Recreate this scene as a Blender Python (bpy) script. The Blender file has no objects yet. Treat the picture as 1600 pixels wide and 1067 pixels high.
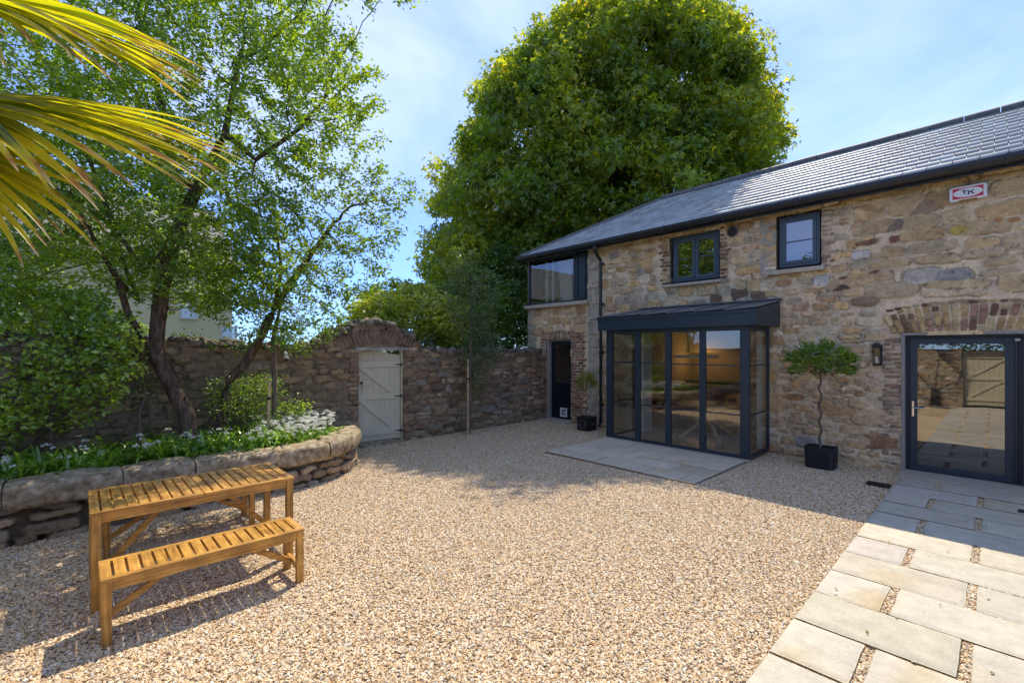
import bpy, bmesh, math, random
import numpy as np
from mathutils import Vector, Matrix
from math import radians, sin, cos, pi, tan, atan2, sqrt

random.seed(7)
RNG = np.random.default_rng(11)
SC = bpy.context.scene
COL = SC.collection

# ------------------------------------------------------------------ camera
YAW = radians(46.56)
SY, CY = sin(YAW), cos(YAW)
CAMH = 1.85
cam_data = bpy.data.cameras.new('camera')
cam_data.sensor_width = 36.0
cam_data.lens = 715 / 1600 * 36.0
cam_data.shift_y = 12.5 / 1600
cam_data.clip_start = 0.02
cam_data.clip_end = 3000
cam = bpy.data.objects.new('camera', cam_data)
COL.objects.link(cam)
cam.location = (0, 0, CAMH)
cam.rotation_euler = (radians(90), 0, YAW)
SC.camera = cam

# ------------------------------------------------------------------ sky and sun
SUN = Vector((-0.286, 0.60, 1.0)).normalized()
SUN_EL = math.asin(SUN.z)
SUN_ROT = atan2(SUN.x, SUN.y)
world = bpy.data.worlds.new('World')
SC.world = world
world.use_nodes = True
nt = world.node_tree
for n in list(nt.nodes): nt.nodes.remove(n)
wo = nt.nodes.new('ShaderNodeOutputWorld')
bg = nt.nodes.new('ShaderNodeBackground')
sky = nt.nodes.new('ShaderNodeTexSky')
sky.sky_type = 'NISHITA'
sky.sun_disc = False
sky.sun_elevation = SUN_EL
sky.sun_rotation = SUN_ROT
sky.altitude = 1500
sky.air_density = 1.0
sky.dust_density = 0.4
sky.ozone_density = 2.2
SKY_STRENGTH = 0.15
bg.inputs[1].default_value = SKY_STRENGTH
# thin high cloud veil
tc = nt.nodes.new('ShaderNodeTexCoord')
mp = nt.nodes.new('ShaderNodeMapping')
mp.inputs['Scale'].default_value = (1.0, 1.2, 2.2)
mp.inputs['Rotation'].default_value = (0.1, 0.15, 0.5)
nz = nt.nodes.new('ShaderNodeTexNoise')
nz.inputs['Scale'].default_value = 1.3
nz.inputs['Detail'].default_value = 7
nz.inputs['Roughness'].default_value = 0.55
nz.inputs['Distortion'].default_value = 0.5
rp = nt.nodes.new('ShaderNodeValToRGB')
rp.color_ramp.elements[0].position = 0.46
rp.color_ramp.elements[0].color = (0.04, 0.04, 0.04, 1)
rp.color_ramp.elements[1].position = 0.78
rp.color_ramp.elements[1].color = (0.60, 0.60, 0.60, 1)
mx = nt.nodes.new('ShaderNodeMixRGB')
mx.inputs[2].default_value = (4.3, 4.6, 5.2, 1)
nt.links.new(tc.outputs['Generated'], mp.inputs[0])
nt.links.new(mp.outputs[0], nz.inputs['Vector'])
nt.links.new(nz.outputs[0], rp.inputs[0])
nt.links.new(rp.outputs[0], mx.inputs[0])
tn = nt.nodes.new('ShaderNodeVectorMath'); tn.operation = 'MULTIPLY'; tn.inputs[1].default_value = (0.93, 0.865, 0.93)
nt.links.new(sky.outputs[0], tn.inputs[0])
sx = nt.nodes.new('ShaderNodeSeparateXYZ'); nt.links.new(tc.outputs['Generated'], sx.inputs[0])
hr_ = nt.nodes.new('ShaderNodeValToRGB')            # clear deep air low down, paler towards the zenith
hr_.color_ramp.elements[0].position = 0.0; hr_.color_ramp.elements[0].color = (0.28, 0.48, 0.84, 1)
hr_.color_ramp.elements[1].position = 0.75; hr_.color_ramp.elements[1].color = (1, 1, 1, 1)
nt.links.new(sx.outputs[2], hr_.inputs[0])
tm = nt.nodes.new('ShaderNodeVectorMath'); tm.operation = 'MULTIPLY'
nt.links.new(tn.outputs[0], tm.inputs[0]); nt.links.new(hr_.outputs[0], tm.inputs[1]); nt.links.new(tm.outputs[0], mx.inputs[1])
nt.links.new(mx.outputs[0], bg.inputs[0])
nt.links.new(bg.outputs[0], wo.inputs[0])

sd = bpy.data.lights.new('sun', 'SUN')
sd.energy = 2.7
sd.angle = radians(0.55)
sd.color = (1.0, 0.90, 0.73)
so = bpy.data.objects.new('sun', sd)
COL.objects.link(so)
so.location = (0, 0, 30)
so.rotation_euler = SUN.to_track_quat('Z', 'Y').to_euler()

SC.view_settings.view_transform = 'Standard'
SC.view_settings.look = 'None'
SC.view_settings.gamma = 1.0
SC.view_settings.use_curve_mapping = False
SC.view_settings.exposure = 1.20
SC.cycles.max_bounces = 8
SC.cycles.transparent_max_bounces = 24
SC.cycles.glossy_bounces = 4
SC.cycles.caustics_reflective = False
SC.cycles.caustics_refractive = False

# ------------------------------------------------------------------ helpers
def at(px, py, Z):
    """a point seen at photo pixel (px,py) at depth Z metres."""
    l = (px - 800) / 715 * Z
    return np.array([CY * l - SY * Z, SY * l + CY * Z, CAMH - (py - 546) / 715 * Z])

def tag(o, label=None, cat=None, group=None, kind=None):
    if label: o['label'] = label
    if cat: o['category'] = cat
    if group: o['group'] = group
    if kind: o['kind'] = kind
    return o

def thing(name, label, cat, loc=(0, 0, 0), group=None, rz=0):
    o = bpy.data.objects.new(name, None)
    COL.objects.link(o)
    o.location = loc
    o.rotation_euler = (0, 0, rz)
    o.empty_display_size = 0.2
    return tag(o, label, cat, group)

def link(name, me, mat=None, parent=None, world_coords=True):
    o = bpy.data.objects.new(name, me)
    COL.objects.link(o)
    if mat is not None:
        if not isinstance(mat, (list, tuple)): mat = [mat]
        for m in mat: me.materials.append(m)
    if parent is not None:
        o.parent = parent
        if parent.type == 'EMPTY' and world_coords:
            o.matrix_parent_inverse = Matrix.Translation(-Vector(parent.location))
    return o

def np_mesh(name, V, F, col=None, smooth=False, mi=None):
    """V (n,3); F (m,k) array of tris or quads (or list of such arrays)."""
    me = bpy.data.meshes.new(name)
    V = np.asarray(V, dtype=np.float32)
    Fs = F if isinstance(F, list) else [F]
    Fs = [np.asarray(f, dtype=np.int32) for f in Fs if len(f)]
    loops = np.concatenate([f.ravel() for f in Fs])
    cnt = np.concatenate([np.full(len(f), f.shape[1], dtype=np.int32) for f in Fs])
    start = np.concatenate([[0], np.cumsum(cnt)[:-1]]).astype(np.int32)
    me.vertices.add(len(V)); me.vertices.foreach_set('co', V.ravel())
    me.loops.add(len(loops)); me.loops.foreach_set('vertex_index', loops)
    me.polygons.add(len(cnt)); me.polygons.foreach_set('loop_start', start)
    me.polygons.foreach_set('loop_total', cnt)
    if smooth: me.polygons.foreach_set('use_smooth', np.ones(len(cnt), dtype=bool))
    if mi is not None: me.polygons.foreach_set('material_index', np.asarray(mi, dtype=np.int32))
    me.update(calc_edges=True)
    if col is not None:
        a = me.color_attributes.new('col', 'FLOAT_COLOR', 'POINT')
        c = np.ones((len(V), 4), dtype=np.float32); c[:, :3] = col
        a.data.foreach_set('color', c.ravel())
    return me

class MB:
    """collects boxes, bars, tubes into one mesh"""
    def __init__(s): s.V = []; s.F = []; s.n = 0; s.M = []; s.bev = 0
    def add(s, verts, faces, m=0):
        s.V += [tuple(v) for v in verts]
        s.F += [tuple(i + s.n for i in f) for f in faces]
        s.M += [m] * len(faces)
        s.n += len(verts); return s
    def box(s, x0, x1, y0, y1, z0, z1, m=0):
        v = [(x, y, z) for z in (z0, z1) for y in (y0, y1) for x in (x0, x1)]
        f = [(0, 2, 3, 1), (4, 5, 7, 6), (0, 1, 5, 4), (2, 6, 7, 3), (0, 4, 6, 2), (1, 3, 7, 5)]
        return s.add(v, f, m)
    def bar(s, a, b, w, h, up=(0, 0, 1), m=0):
        a = Vector(a); b = Vector(b); d = (b - a).normalized(); up = Vector(up)
        sx = d.cross(up).normalized(); uz = sx.cross(d).normalized()
        v = []
        for p in (a, b):
            for i, j in ((-1, -1), (1, -1), (1, 1), (-1, 1)):
                v.append(p + sx * (i * w / 2) + uz * (j * h / 2))
        return s.add(v, [(3, 2, 1, 0), (4, 5, 6, 7), (0, 1, 5, 4), (1, 2, 6, 5), (2, 3, 7, 6), (3, 0, 4, 7)], m)
    def tube(s, pts, r, n=8, m=0, cap=True):
        pts = [Vector(p) for p in pts]
        if not isinstance(r, (list, tuple)): r = [r] * len(pts)
        rings = []
        ref = Vector((0, 0, 1))
        for i, p in enumerate(pts):
            d = (pts[min(i + 1, len(pts) - 1)] - pts[max(i - 1, 0)]).normalized()
            if abs(d.dot(ref)) > 0.95: q = Vector((1, 0, 0))
            else: q = ref
            a = d.cross(q).normalized(); b = d.cross(a).normalized()
            rings.append([p + (a * cos(2 * pi * k / n) + b * sin(2 * pi * k / n)) * r[i] for k in range(n)])
        v = [q for R in rings for q in R]
        f = []
        for i in range(len(pts) - 1):
            for k in range(n):
                f.append((i * n + k, i * n + (k + 1) % n, (i + 1) * n + (k + 1) % n, (i + 1) * n + k))
        if cap: f.append(tuple(range(n - 1, -1, -1))); f.append(tuple((len(pts) - 1) * n + k for k in range(n)))
        return s.add(v, f, m)
    def prism(s, poly, lo, hi, axis='z', m=0):
        """poly: list of 2d pts; axis z: (x,y); axis y: (x,z); axis x: (y,z)"""
        n = len(poly)
        def p(q, t):
            return {'z': (q[0], q[1], t), 'y': (q[0], t, q[1]), 'x': (t, q[0], q[1])}[axis]
        v = [p(q, lo) for q in poly] + [p(q, hi) for q in poly]
        f = [tuple(range(n))[::-1], tuple(range(n, 2 * n))] + [(i, (i + 1) % n, n + (i + 1) % n, n + i) for i in range(n)]
        return s.add(v, f, m)
    def build(s, name, mat=None, parent=None, bevel=0, smooth=False, wc=True, seg=2):
        me = bpy.data.meshes.new(name)
        me.from_pydata(s.V, [], s.F)
        me.polygons.foreach_set('material_index', s.M)
        bm = bmesh.new(); bm.from_mesh(me)
        bmesh.ops.recalc_face_normals(bm, faces=bm.faces)
        if bevel:
            bmesh.ops.bevel(bm, geom=[e for e in bm.edges if len(e.link_faces) == 2 and e.calc_face_angle(0) > 0.5],
                            offset=bevel, segments=seg, profile=0.5, affect='EDGES', clamp_overlap=True)
        bm.to_mesh(me); bm.free()
        if smooth: me.polygons.foreach_set('use_smooth', np.ones(len(me.polygons), dtype=bool))
        return link(name, me, mat, parent, wc)

# ---- numpy value noise
def _hash(i, j, k, seed):
    h = (i * 374761393 + j * 668265263 + k * 2147483647 + seed * 974711) & 0xffffffff
    h = ((h ^ (h >> 13)) * 1274126177) & 0xffffffff
    h = h ^ (h >> 16)
    return (h & 0xffff) / 65535.0

def noise3(x, y, z, seed=0):
    x, y, z = np.broadcast_arrays(np.asarray(x, float), np.asarray(y, float), np.asarray(z, float))
    xi = np.floor(x).astype(np.int64); yi = np.floor(y).astype(np.int64); zi = np.floor(z).astype(np.int64)
    fx = x - xi; fy = y - yi; fz = z - zi
    fx = fx * fx * (3 - 2 * fx); fy = fy * fy * (3 - 2 * fy); fz = fz * fz * (3 - 2 * fz)
    r = 0
    for a in (0, 1):
        wa = fx if a else 1 - fx
        for b in (0, 1):
            wb = fy if b else 1 - fy
            for c in (0, 1):
                wc = fz if c else 1 - fz
                r = r + wa * wb * wc * _hash(xi + a, yi + b, zi + c, seed)
    return r * 2 - 1

def fbm(x, y, z=0.0, seed=0, oct=3):
    r = 0; a = 1; f = 1; t = 0
    for o in range(oct):
        r = r + a * noise3(np.asarray(x) * f, np.asarray(y) * f, np.asarray(z) * f, seed + o * 17); t += a
        a *= 0.5; f *= 2.03
    return r / t

# ------------------------------------------------------------------ materials
def new_mat(name):
    m = bpy.data.materials.new(name); m.use_nodes = True
    t = m.node_tree
    for n in list(t.nodes): t.nodes.remove(n)
    out = t.nodes.new('ShaderNodeOutputMaterial')
    p = t.nodes.new('ShaderNodeBsdfPrincipled')
    t.links.new(p.outputs[0], out.inputs[0])
    return m, t, p, out

def N(t, typ, **kw):
    n = t.nodes.new(typ)
    for k, v in kw.items():
        if k in n.inputs: n.inputs[k].default_value = v
        else: setattr(n, k, v)
    return n

def ramp(t, stops, interp='LINEAR'):
    r = t.nodes.new('ShaderNodeValToRGB'); cr = r.color_ramp; cr.interpolation = interp
    while len(cr.elements) > 1: cr.elements.remove(cr.elements[-1])
    cr.elements[0].position = stops[0][0]; cr.elements[0].color = (*stops[0][1], 1)
    for p, c in stops[1:]:
        e = cr.elements.new(p); e.color = (*c, 1)
    return r

def mat_attr(name, rough=0.9, nscale=60, namt=0.25, bump=0.15, bscale=90, bdist=0.01, spec=0.3, mott=None):
    """vertex colour attribute times fine noise"""
    m, t, p, out = new_mat(name)
    a = N(t, 'ShaderNodeVertexColor', layer_name='col')
    tc = N(t, 'ShaderNodeTexCoord')
    n1 = N(t, 'ShaderNodeTexNoise', Scale=nscale, Detail=5.0, Roughness=0.65)
    n2 = N(t, 'ShaderNodeTexNoise', Scale=nscale * 0.13, Detail=4.0, Roughness=0.6)
    t.links.new(tc.outputs['Object'], n1.inputs['Vector'])
    t.links.new(tc.outputs['Object'], n2.inputs['Vector'])
    ad = N(t, 'ShaderNodeMath', operation='ADD')
    t.links.new(n1.outputs[0], ad.inputs[0]); t.links.new(n2.outputs[0], ad.inputs[1])
    mr = N(t, 'ShaderNodeMapRange')
    mr.inputs[1].default_value = 0.6; mr.inputs[2].default_value = 1.4
    mr.inputs[3].default_value = 1 - namt; mr.inputs[4].default_value = 1 + namt
    t.links.new(ad.outputs[0], mr.inputs[0])
    vm = N(t, 'ShaderNodeVectorMath', operation='SCALE')
    t.links.new(a.outputs[0], vm.inputs[0]); t.links.new(mr.outputs[0], vm.inputs['Scale'])
    t.links.new(vm.outputs[0], p.inputs['Base Color'])
    p.inputs['Roughness'].default_value = rough
    p.inputs['Specular IOR Level'].default_value = spec
    if bump:
        n3 = N(t, 'ShaderNodeTexNoise', Scale=bscale, Detail=6.0, Roughness=0.7)
        t.links.new(tc.outputs['Object'], n3.inputs['Vector'])
        b = N(t, 'ShaderNodeBump', Strength=bump, Distance=bdist)
        t.links.new(n3.outputs[0], b.inputs['Height'])
        t.links.new(b.outputs[0], p.inputs['Normal'])
    return m

def mat_noise(name, c1, c2, scale=8, rough=0.6, bump=0.1, bscale=60, bdist=0.005, spec=0.4, metal=0, stretch=None, detail=6, c3=None):
    m, t, p, out = new_mat(name)
    tc = N(t, 'ShaderNodeTexCoord'); mp = N(t, 'ShaderNodeMapping')
    if stretch: mp.inputs['Scale'].default_value = stretch
    t.links.new(tc.outputs['Object'], mp.inputs[0])
    n1 = N(t, 'ShaderNodeTexNoise', Scale=scale, Detail=float(detail), Roughness=0.6)
    t.links.new(mp.outputs[0], n1.inputs['Vector'])
    st = [(0.3, c1), (0.7, c2)] if c3 is None else [(0.28, c1), (0.5, c2), (0.72, c3)]
    r = ramp(t, st)
    t.links.new(n1.outputs[0], r.inputs[0]); t.links.new(r.outputs[0], p.inputs['Base Color'])
    p.inputs['Roughness'].default_value = rough; p.inputs['Metallic'].default_value = metal
    p.inputs['Specular IOR Level'].default_value = spec
    if bump:
        n3 = N(t, 'ShaderNodeTexNoise', Scale=bscale, Detail=5.0, Roughness=0.65)
        t.links.new(mp.outputs[0], n3.inputs['Vector'])
        b = N(t, 'ShaderNodeBump', Strength=bump, Distance=bdist)
        t.links.new(n3.outputs[0], b.inputs['Height']); t.links.new(b.outputs[0], p.inputs['Normal'])
    return m

def mat_leaf(name, trans=0.4, rough=0.45, gloss=0.06, tcol=(1.25, 1.35, 0.45)):
    m, t, p, out = new_mat(name)
    t.nodes.remove(p)
    a = N(t, 'ShaderNodeVertexColor', layer_name='col')
    d = N(t, 'ShaderNodeBsdfDiffuse'); tr = N(t, 'ShaderNodeBsdfTranslucent')
    g = N(t, 'ShaderNodeBsdfGlossy'); g.inputs['Roughness'].default_value = rough
    g.inputs['Color'].default_value = (0.9, 0.95, 1, 1)
    vm = N(t, 'ShaderNodeVectorMath', operation='MULTIPLY'); vm.inputs[1].default_value = tcol
    t.links.new(a.outputs[0], d.inputs[0]); t.links.new(a.outputs[0], vm.inputs[0]); t.links.new(vm.outputs[0], tr.inputs[0])
    m1 = N(t, 'ShaderNodeMixShader'); m1.inputs[0].default_value = trans
    t.links.new(d.outputs[0], m1.inputs[1]); t.links.new(tr.outputs[0], m1.inputs[2])
    m2 = N(t, 'ShaderNodeMixShader'); m2.inputs[0].default_value = gloss
    t.links.new(m1.outputs[0], m2.inputs[1]); t.links.new(g.outputs[0], m2.inputs[2])
    t.links.new(m2.outputs[0], out.inputs[0])
    return m

def mat_glass(name, f0=0.06, tint=(0.93, 0.96, 0.94), wav=0.0):
    m, t, p, out = new_mat(name)
    t.nodes.remove(p)
    tr = N(t, 'ShaderNodeBsdfTransparent'); tr.inputs[0].default_value = (*tint, 1)
    g = N(t, 'ShaderNodeBsdfGlossy'); g.inputs['Roughness'].default_value = 0.0
    lw = N(t, 'ShaderNodeLayerWeight'); lw.inputs[0].default_value = 0.5
    pw = N(t, 'ShaderNodeMath', operation='POWER'); pw.inputs[1].default_value = 4.5
    mr = N(t, 'ShaderNodeMapRange'); mr.inputs[3].default_value = f0
    t.links.new(lw.outputs['Facing'], pw.inputs[0]); t.links.new(pw.outputs[0], mr.inputs[0])
    if wav:
        tc = N(t, 'ShaderNodeTexCoord'); n = N(t, 'ShaderNodeTexNoise', Scale=1.7, Detail=1.0)
        t.links.new(tc.outputs['Object'], n.inputs['Vector'])
        b = N(t, 'ShaderNodeBump', Strength=wav, Distance=0.02)
        t.links.new(n.outputs[0], b.inputs['Height']); t.links.new(b.outputs[0], g.inputs['Normal'])
    ms = N(t, 'ShaderNodeMixShader')
    t.links.new(mr.outputs[0], ms.inputs[0]); t.links.new(tr.outputs[0], ms.inputs[1]); t.links.new(g.outputs[0], ms.inputs[2])
    t.links.new(ms.outputs[0], out.inputs[0])
    return m

M = {}
M['stone'] = mat_attr('facade_stone', rough=0.92, nscale=45, namt=0.34, bump=0.8, bscale=48, bdist=0.014)
M['gstone'] = mat_attr('garden_wall_stone', rough=0.95, nscale=38, namt=0.40, bump=0.6, bscale=45, bdist=0.015, spec=0.2)
M['cope'] = mat_noise('coping_granite', (0.09, 0.07, 0.04), (0.31, 0.245, 0.155), c3=(0.52, 0.45, 0.32), scale=11, rough=0.95, bump=0.7, bscale=70, bdist=0.012, spec=0.15, detail=9)
M['sill'] = mat_noise('sill_concrete', (0.36, 0.30, 0.23), (0.52, 0.45, 0.36), scale=20, rough=0.9, bump=0.25, bscale=120)
M['metal'] = mat_noise('blue_grey_aluminium', (0.013, 0.026, 0.042), (0.018, 0.034, 0.053), scale=6, rough=0.42, bump=0.02, bscale=300, bdist=0.001, spec=0.5)
M['metalw'] = mat_noise('window_frame_blue_grey', (0.045, 0.068, 0.095), (0.058, 0.084, 0.115), scale=6, rough=0.4, bump=0.0, spec=0.5)
M['black'] = mat_noise('black_gutter', (0.012, 0.012, 0.014), (0.022, 0.022, 0.025), scale=9, rough=0.32, bump=0.02, bscale=200, bdist=0.001)
M['doorblue'] = mat_noise('navy_paint', (0.006, 0.009, 0.020), (0.010, 0.014, 0.028), scale=7, rough=0.38, bump=0.03, bscale=90, bdist=0.002)
M['glass'] = mat_glass('glass', 0.12, (0.90, 0.90, 0.87))
M['glassd'] = mat_glass('door_glass', 0.24, (0.62, 0.60, 0.54), wav=0.05)
M['glassw'] = mat_glass('window_glass', 0.26, (0.5, 0.5, 0.5), wav=0.10)
M['chrome'] = mat_noise('steel', (0.55, 0.55, 0.56), (0.65, 0.65, 0.66), scale=5, rough=0.25, bump=0, metal=1.0)
M['white'] = mat_noise('white_plastic', (0.70, 0.70, 0.70), (0.8, 0.8, 0.79), scale=4, rough=0.35, bump=0)
M['red'] = mat_noise('red_plastic', (0.55, 0.015, 0.03), (0.62, 0.02, 0.045), scale=4, rough=0.4, bump=0)
M['ink'] = mat_noise('dark_print', (0.02, 0.02, 0.05), (0.03, 0.03, 0.06), scale=4, rough=0.5, bump=0)
M['glassc'] = mat_glass('corner_glass', 0.14, (0.85, 0.87, 0.85), wav=0.05)
M['plaster'] = mat_noise('cream_plaster', (0.34, 0.27, 0.19), (0.40, 0.32, 0.23), scale=3, rough=0.9, bump=0.05)
M['wplaster'] = mat_noise('white_plaster', (0.66, 0.65, 0.62), (0.74, 0.73, 0.70), scale=3, rough=0.9, bump=0.03)
M['bark'] = mat_noise('dark_bark', (0.035, 0.022, 0.015), (0.12, 0.08, 0.055), c3=(0.20, 0.15, 0.11), scale=7, rough=0.9, bump=0.8, bscale=22, bdist=0.02, stretch=(3, 3, 0.8), spec=0.2)
M['bark2'] = mat_noise('grey_bark', (0.08, 0.06, 0.045), (0.20, 0.16, 0.12), scale=12, rough=0.9, bump=0.5, bscale=30, bdist=0.01, stretch=(3, 3, 0.8), spec=0.2)
M['leafbig'] = mat_leaf('maple_leaf', trans=0.55, rough=0.5, gloss=0.04, tcol=(1.9, 1.7, 0.35))
M['leaf'] = mat_leaf('hawthorn_leaf', trans=0.55, rough=0.4, gloss=0.05, tcol=(1.9, 1.75, 0.4))
M['leafs'] = mat_leaf('shrub_leaf', trans=0.42, rough=0.35, gloss=0.06, tcol=(1.8, 1.7, 0.4))
M['palm'] = mat_leaf('palm_leaf', trans=0.62, rough=0.45, gloss=0.04, tcol=(1.55, 1.6, 0.30))
M['petal'] = mat_leaf('white_petal', trans=0.35, rough=0.6, gloss=0.0, tcol=(1, 1, 0.95))
M['soil'] = mat_noise('soil', (0.03, 0.02, 0.012), (0.09, 0.06, 0.035), scale=18, rough=1, bump=0.8, bscale=40, bdist=0.02, spec=0.1)
M['planterblk'] = mat_noise('black_planter', (0.010, 0.010, 0.013), (0.020, 0.020, 0.026), scale=11, rough=0.55, bump=0.1)
M['iron'] = mat_noise('black_iron', (0.012, 0.012, 0.012), (0.03, 0.028, 0.026), scale=30, rough=0.55, bump=0.2)
M['zinc'] = mat_noise('canopy_lead', (0.10, 0.105, 0.115), (0.17, 0.175, 0.19), scale=8, rough=0.45, bump=0.1)
M['gatepaint'] = mat_noise('sage_cream_paint', (0.52, 0.465, 0.32), (0.59, 0.53, 0.38), scale=5, rough=0.6, bump=0.1, bscale=30, bdist=0.003, stretch=(1, 1, 0.2))

def wood(name, c1, c2, c3, axis, rough=0.38):
    m, t, p, out = new_mat(name)
    tc = N(t, 'ShaderNodeTexCoord'); mp = N(t, 'ShaderNodeMapping')
    s = [26.0, 26.0, 26.0]; s[axis] = 1.6; mp.inputs['Scale'].default_value = s
    t.links.new(tc.outputs['Object'], mp.inputs[0])
    n = N(t, 'ShaderNodeTexNoise', Scale=1.6, Detail=7.0, Roughness=0.62, Distortion=0.6)
    t.links.new(mp.outputs[0], n.inputs['Vector'])
    r = ramp(t, [(0.3, c1), (0.5, c2), (0.72, c3)])
    t.links.new(n.outputs[0], r.inputs[0])
    n2 = N(t, 'ShaderNodeTexNoise', Scale=7.5, Detail=3.0)
    t.links.new(tc.outputs['Object'], n2.inputs['Vector'])
    mr = N(t, 'ShaderNodeMapRange'); mr.inputs[1].default_value = .3; mr.inputs[2].default_value = .7
    mr.inputs[3].default_value = 0.66; mr.inputs[4].default_value = 1.25
    t.links.new(n2.outputs[0], mr.inputs[0])
    vm = N(t, 'ShaderNodeVectorMath', operation='SCALE')
    t.links.new(r.outputs[0], vm.inputs[0]); t.links.new(mr.outputs[0], vm.inputs['Scale'])
    t.links.new(vm.outputs[0], p.inputs['Base Color'])
    p.inputs['Roughness'].default_value = rough
    b = N(t, 'ShaderNodeBump', Strength=0.12, Distance=0.003)
    t.links.new(n.outputs[0], b.inputs['Height']); t.links.new(b.outputs[0], p.inputs['Normal'])
    return m
TEAK = ((0.25, 0.105, 0.02), (0.48, 0.245, 0.05), (0.64, 0.37, 0.095))
M['woodx'] = wood('oiled_wood_x', *TEAK, 0)
M['woody'] = wood('oiled_wood_y', *TEAK, 1)
M['woodz'] = wood('oiled_wood_z', *TEAK, 2)
M['oak'] = wood('oak_floor', (0.28, 0.16, 0.08), (0.40, 0.24, 0.12), (0.48, 0.30, 0.16), 1, 0.45)
M['oakt'] = wood('pale_oak', (0.42, 0.29, 0.15), (0.52, 0.37, 0.21), (0.6, 0.44, 0.27), 2, 0.5)
M['stake'] = wood('pine_stake', (0.38, 0.25, 0.13), (0.50, 0.35, 0.2), (0.6, 0.44, 0.27), 2, 0.7)
M['timber'] = wood('weathered_timber', (0.25, 0.22, 0.18), (0.38, 0.34, 0.28), (0.46, 0.42, 0.36), 1, 0.85)

def slate_mat():
    m, t, p, out = new_mat('roof_slate')
    a = N(t, 'ShaderNodeVertexColor', layer_name='col')
    t.links.new(a.outputs[0], p.inputs['Base Color'])
    tc = N(t, 'ShaderNodeTexCoord')
    n = N(t, 'ShaderNodeTexNoise', Scale=22.0, Detail=5.0)
    t.links.new(tc.outputs['Object'], n.inputs['Vector'])
    b = N(t, 'ShaderNodeBump', Strength=0.12, Distance=0.003)
    t.links.new(n.outputs[0], b.inputs['Height']); t.links.new(b.outputs[0], p.inputs['Normal'])
    p.inputs['Roughness'].default_value = 0.45
    p.inputs['Specular IOR Level'].default_value = 1.0
    p.inputs['IOR'].default_value = 1.7
    p.inputs['Coat Weight'].default_value = 0.4
    p.inputs['Coat Roughness'].default_value = 0.50
    p.inputs['Coat IOR'].default_value = 2.2
    return m
M['slate'] = slate_mat()

def gravel_ground_mat():
    m, t, p, out = new_mat('gravel_bed')
    tc = N(t, 'ShaderNodeTexCoord')
    v = N(t, 'ShaderNodeTexVoronoi', Scale=72.0)
    t.links.new(tc.outputs['Object'], v.inputs['Vector'])
    r = ramp(t, GRAVEL)
    sep = N(t, 'ShaderNodeSeparateColor')
    t.links.new(v.outputs['Color'], sep.inputs[0]); t.links.new(sep.outputs[0], r.inputs[0])
    mr = N(t, 'ShaderNodeMapRange'); mr.inputs[1].default_value = 0.25; mr.inputs[2].default_value = 0.7
    mr.inputs[3].default_value = 1.0; mr.inputs[4].default_value = 0.35
    t.links.new(v.outputs['Distance'], mr.inputs[0])
    n = N(t, 'ShaderNodeTexNoise', Scale=1.3, Detail=3.0)
    t.links.new(tc.outputs['Object'], n.inputs['Vector'])
    mr2 = N(t, 'ShaderNodeMapRange'); mr2.inputs[1].default_value = 0.3; mr2.inputs[2].default_value = 0.7
    mr2.inputs[3].default_value = 0.85; mr2.inputs[4].default_value = 1.1
    t.links.new(n.outputs[0], mr2.inputs[0])
    mm = N(t, 'ShaderNodeMath', operation='MULTIPLY')
    t.links.new(mr.outputs[0], mm.inputs[0]); t.links.new(mr2.outputs[0], mm.inputs[1])
    vm = N(t, 'ShaderNodeVectorMath', operation='SCALE')
    t.links.new(r.outputs[0], vm.inputs[0]); t.links.new(mm.outputs[0], vm.inputs['Scale'])
    t.links.new(vm.outputs[0], p.inputs['Base Color'])
    b = N(t, 'ShaderNodeBump', Strength=1.0, Distance=0.012); b.invert = True
    t.links.new(v.outputs['Distance'], b.inputs['Height']); t.links.new(b.outputs[0], p.inputs['Normal'])
    p.inputs['Roughness'].default_value = 0.85
    return m
GRAVEL = [(0.0, (0.195, 0.109, 0.05)), (0.12, (0.438, 0.275, 0.132)), (0.28, (0.646, 0.447, 0.22)), (0.5, (0.761, 0.597, 0.374)), (0.66, (0.575, 0.389, 0.22)), (0.78, (0.876, 0.768, 0.574)), (0.93, (0.438, 0.377, 0.297)), (1.0, (0.931, 0.917, 0.772))]
M['gravelbed'] = gravel_ground_mat()

def pebble_mat():
    m, t, p, out = new_mat('gravel_stone')
    a = N(t, 'ShaderNodeAttribute', attribute_name='rnd', attribute_type='INSTANCER')
    r = ramp(t, GRAVEL)
    t.links.new(a.outputs['Fac'], r.inputs[0])
    tc = N(t, 'ShaderNodeTexCoord'); n = N(t, 'ShaderNodeTexNoise', Scale=2.5, Detail=3.0)
    t.links.new(tc.outputs['Generated'], n.inputs['Vector'])
    mr = N(t, 'ShaderNodeMapRange'); mr.inputs[1].default_value = 0.3; mr.inputs[2].default_value = 0.7
    mr.inputs[3].default_value = 0.85; mr.inputs[4].default_value = 1.15
    t.links.new(n.outputs[0], mr.inputs[0])
    vm = N(t, 'ShaderNodeVectorMath', operation='SCALE')
    t.links.new(r.outputs[0], vm.inputs[0]); t.links.new(mr.outputs[0], vm.inputs['Scale'])
    t.links.new(vm.outputs[0], p.inputs['Base Color'])
    p.inputs['Roughness'].default_value = 0.7
    return m
M['pebble'] = pebble_mat()

# ------------------------------------------------------------------ relief masonry
def srgb(r, g, b):
    f = lambda c: ((c / 255 + 0.055) / 1.055) ** 2.4 if c > 10 else c / 255 / 12.92
    return np.array([f(r), f(g), f(b)])

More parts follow.
